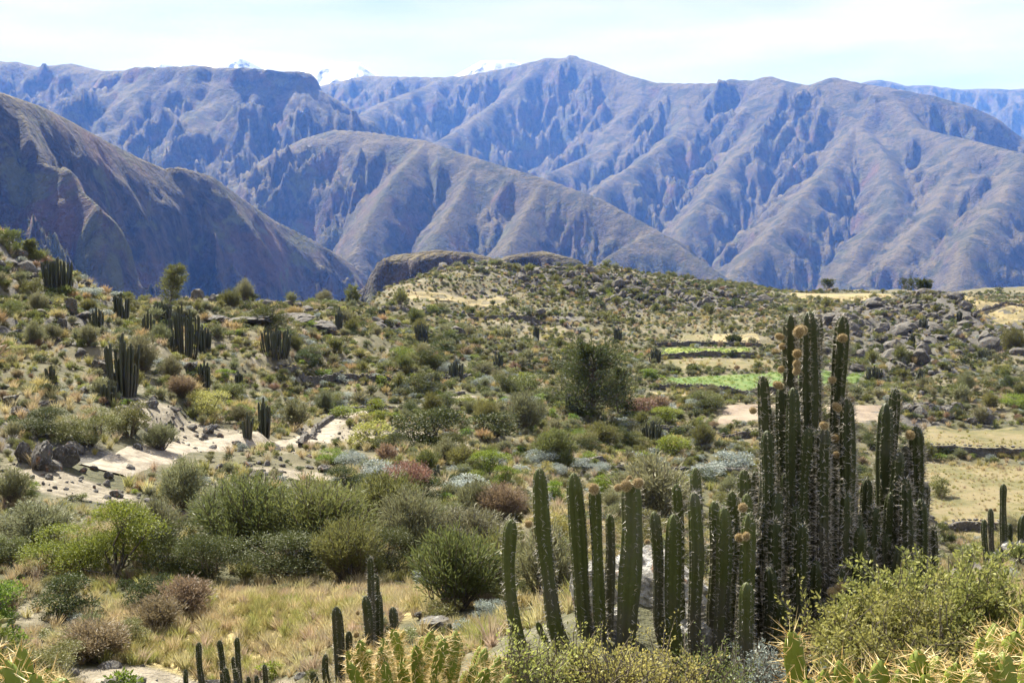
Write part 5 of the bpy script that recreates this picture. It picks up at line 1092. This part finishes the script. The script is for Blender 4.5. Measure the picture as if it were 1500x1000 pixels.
def spiny_cactus(tips, base, label, scale=1.0):
    """tips: (px, py, D, lean) of the topmost joints; joints are chained down to the base"""
    rg = np.random.default_rng(int(base[0]) + 3); b0 = foot(*base); t = thing('jointed_cactus', b0, label, 'cactus', 'yellow spiny jointed cacti')
    for px, py, D in tips:
        top = at(px, py, D); q = b0 + np.array([(top[0] - b0[0]) * .45, (top[1] - b0[1]) * .45, 0]); v = top - q; Lh = np.linalg.norm(v); k = max(2, int(round(Lh / (.23 * scale))))
        path = bend_path(q, top, rg, k + 1, .03); 
        for i in range(k):
            a = path[i]; d = path[i + 1] - a; me, ms_ = PAIRS[rg.integers(4)]; o = part('segment', me, t); o.location = [float(x) for x in a - b0]; l_ = np.linalg.norm(d) / .24 ; wv = scale * rg.uniform(.85, 1.15)
            o.rotation_mode = 'QUATERNION'; o.rotation_quaternion = Vector(d).to_track_quat('Z', 'Y'); o.scale = (wv, wv, l_); so = part('spines', ms_, o, 'stuff')
            if i >= k - 2 and rg.random() < .55:
                d2 = unit(unit(d) + rg.normal(size=3) * .7); d2[2] = abs(d2[2]); me, ms_ = PAIRS[rg.integers(4)]; o = part('segment', me, t); o.location = [float(x) for x in a + d * .7 - b0]; o.rotation_mode = 'QUATERNION'; o.rotation_quaternion = Vector(d2).to_track_quat('Z', 'Y')
                f = scale * rg.uniform(.5, .8); o.scale = (f, f, f * .42); part('spines', ms_, o, 'stuff')
spiny_cactus([(1160, 930, 2.1), (1208, 988, 2.2), (1232, 972, 2.3), (1290, 972, 2.3), (1318, 985, 2.4), (1262, 992, 2.2), (1185, 1000, 2.0)], (1230, 2.3), 'yellow-spined jointed cactus with one big joint reaching toward the tallest cactus')
spiny_cactus([(1345, 956, 2.3), (1375, 964, 2.4), (1402, 975, 2.2), (1438, 938, 2.2), (1458, 918, 2.4), (1488, 930, 2.2), (1505, 905, 2.3), (1470, 960, 2.0), (1425, 985, 2.1), (1356, 990, 2.2), (1520, 940, 2.1)], (1430, 2.3), 'yellow-spined jointed cactus crowded below the leafy shrubs')
spiny_cactus([(30, 952, 2.2), (12, 975, 2.1), (70, 985, 2.3), (-10, 950, 2.3), (50, 992, 2.0)], (20, 2.2), 'yellow-spined jointed cactus at the mouth of the gully')
rg = np.random.default_rng(77)
spiny_cactus([(505 + 235 * q + rg.uniform(-10, 10), rg.uniform(938, 1000) - 18 * math.sin(q * 3.1), rg.uniform(4.0, 5.0)) for q in np.linspace(0, 1, 30)], (620, 4.5), 'wide thicket of yellow-spined jointed cactus beside the herb mounds', 1.0)
# ------------------------------------------------------------------ haze
hz = bpy.data.materials.new('haze_air'); hz.use_nodes = True; t = hz.node_tree
for n in list(t.nodes): t.nodes.remove(n)
ov = t.nodes.new('ShaderNodeOutputMaterial'); pv = t.nodes.new('ShaderNodeVolumePrincipled')
pv.inputs['Color'].default_value = (.11, .30, 1, 1); pv.inputs['Absorption Color'].default_value = (1, 1, 1, 1); pv.inputs['Density'].default_value = 5.2e-5; pv.inputs['Anisotropy'].default_value = .0
t.links.new(pv.outputs[0], ov.inputs['Volume'])
bx = [(x, y, z) for x in (-15500, 15500) for y in (-2000, 15600) for z in (-1100, 2560)]
me = mesh_np('haze', np.array(bx), np.array([(0, 1, 3, 2), (4, 6, 7, 5), (0, 4, 5, 1), (2, 3, 7, 6), (0, 2, 6, 4), (1, 5, 7, 3)]), hz)
o = link(bpy.data.objects.new('haze', me)); tag(o, 'thin blue haze filling the canyon air', kind='stuff')
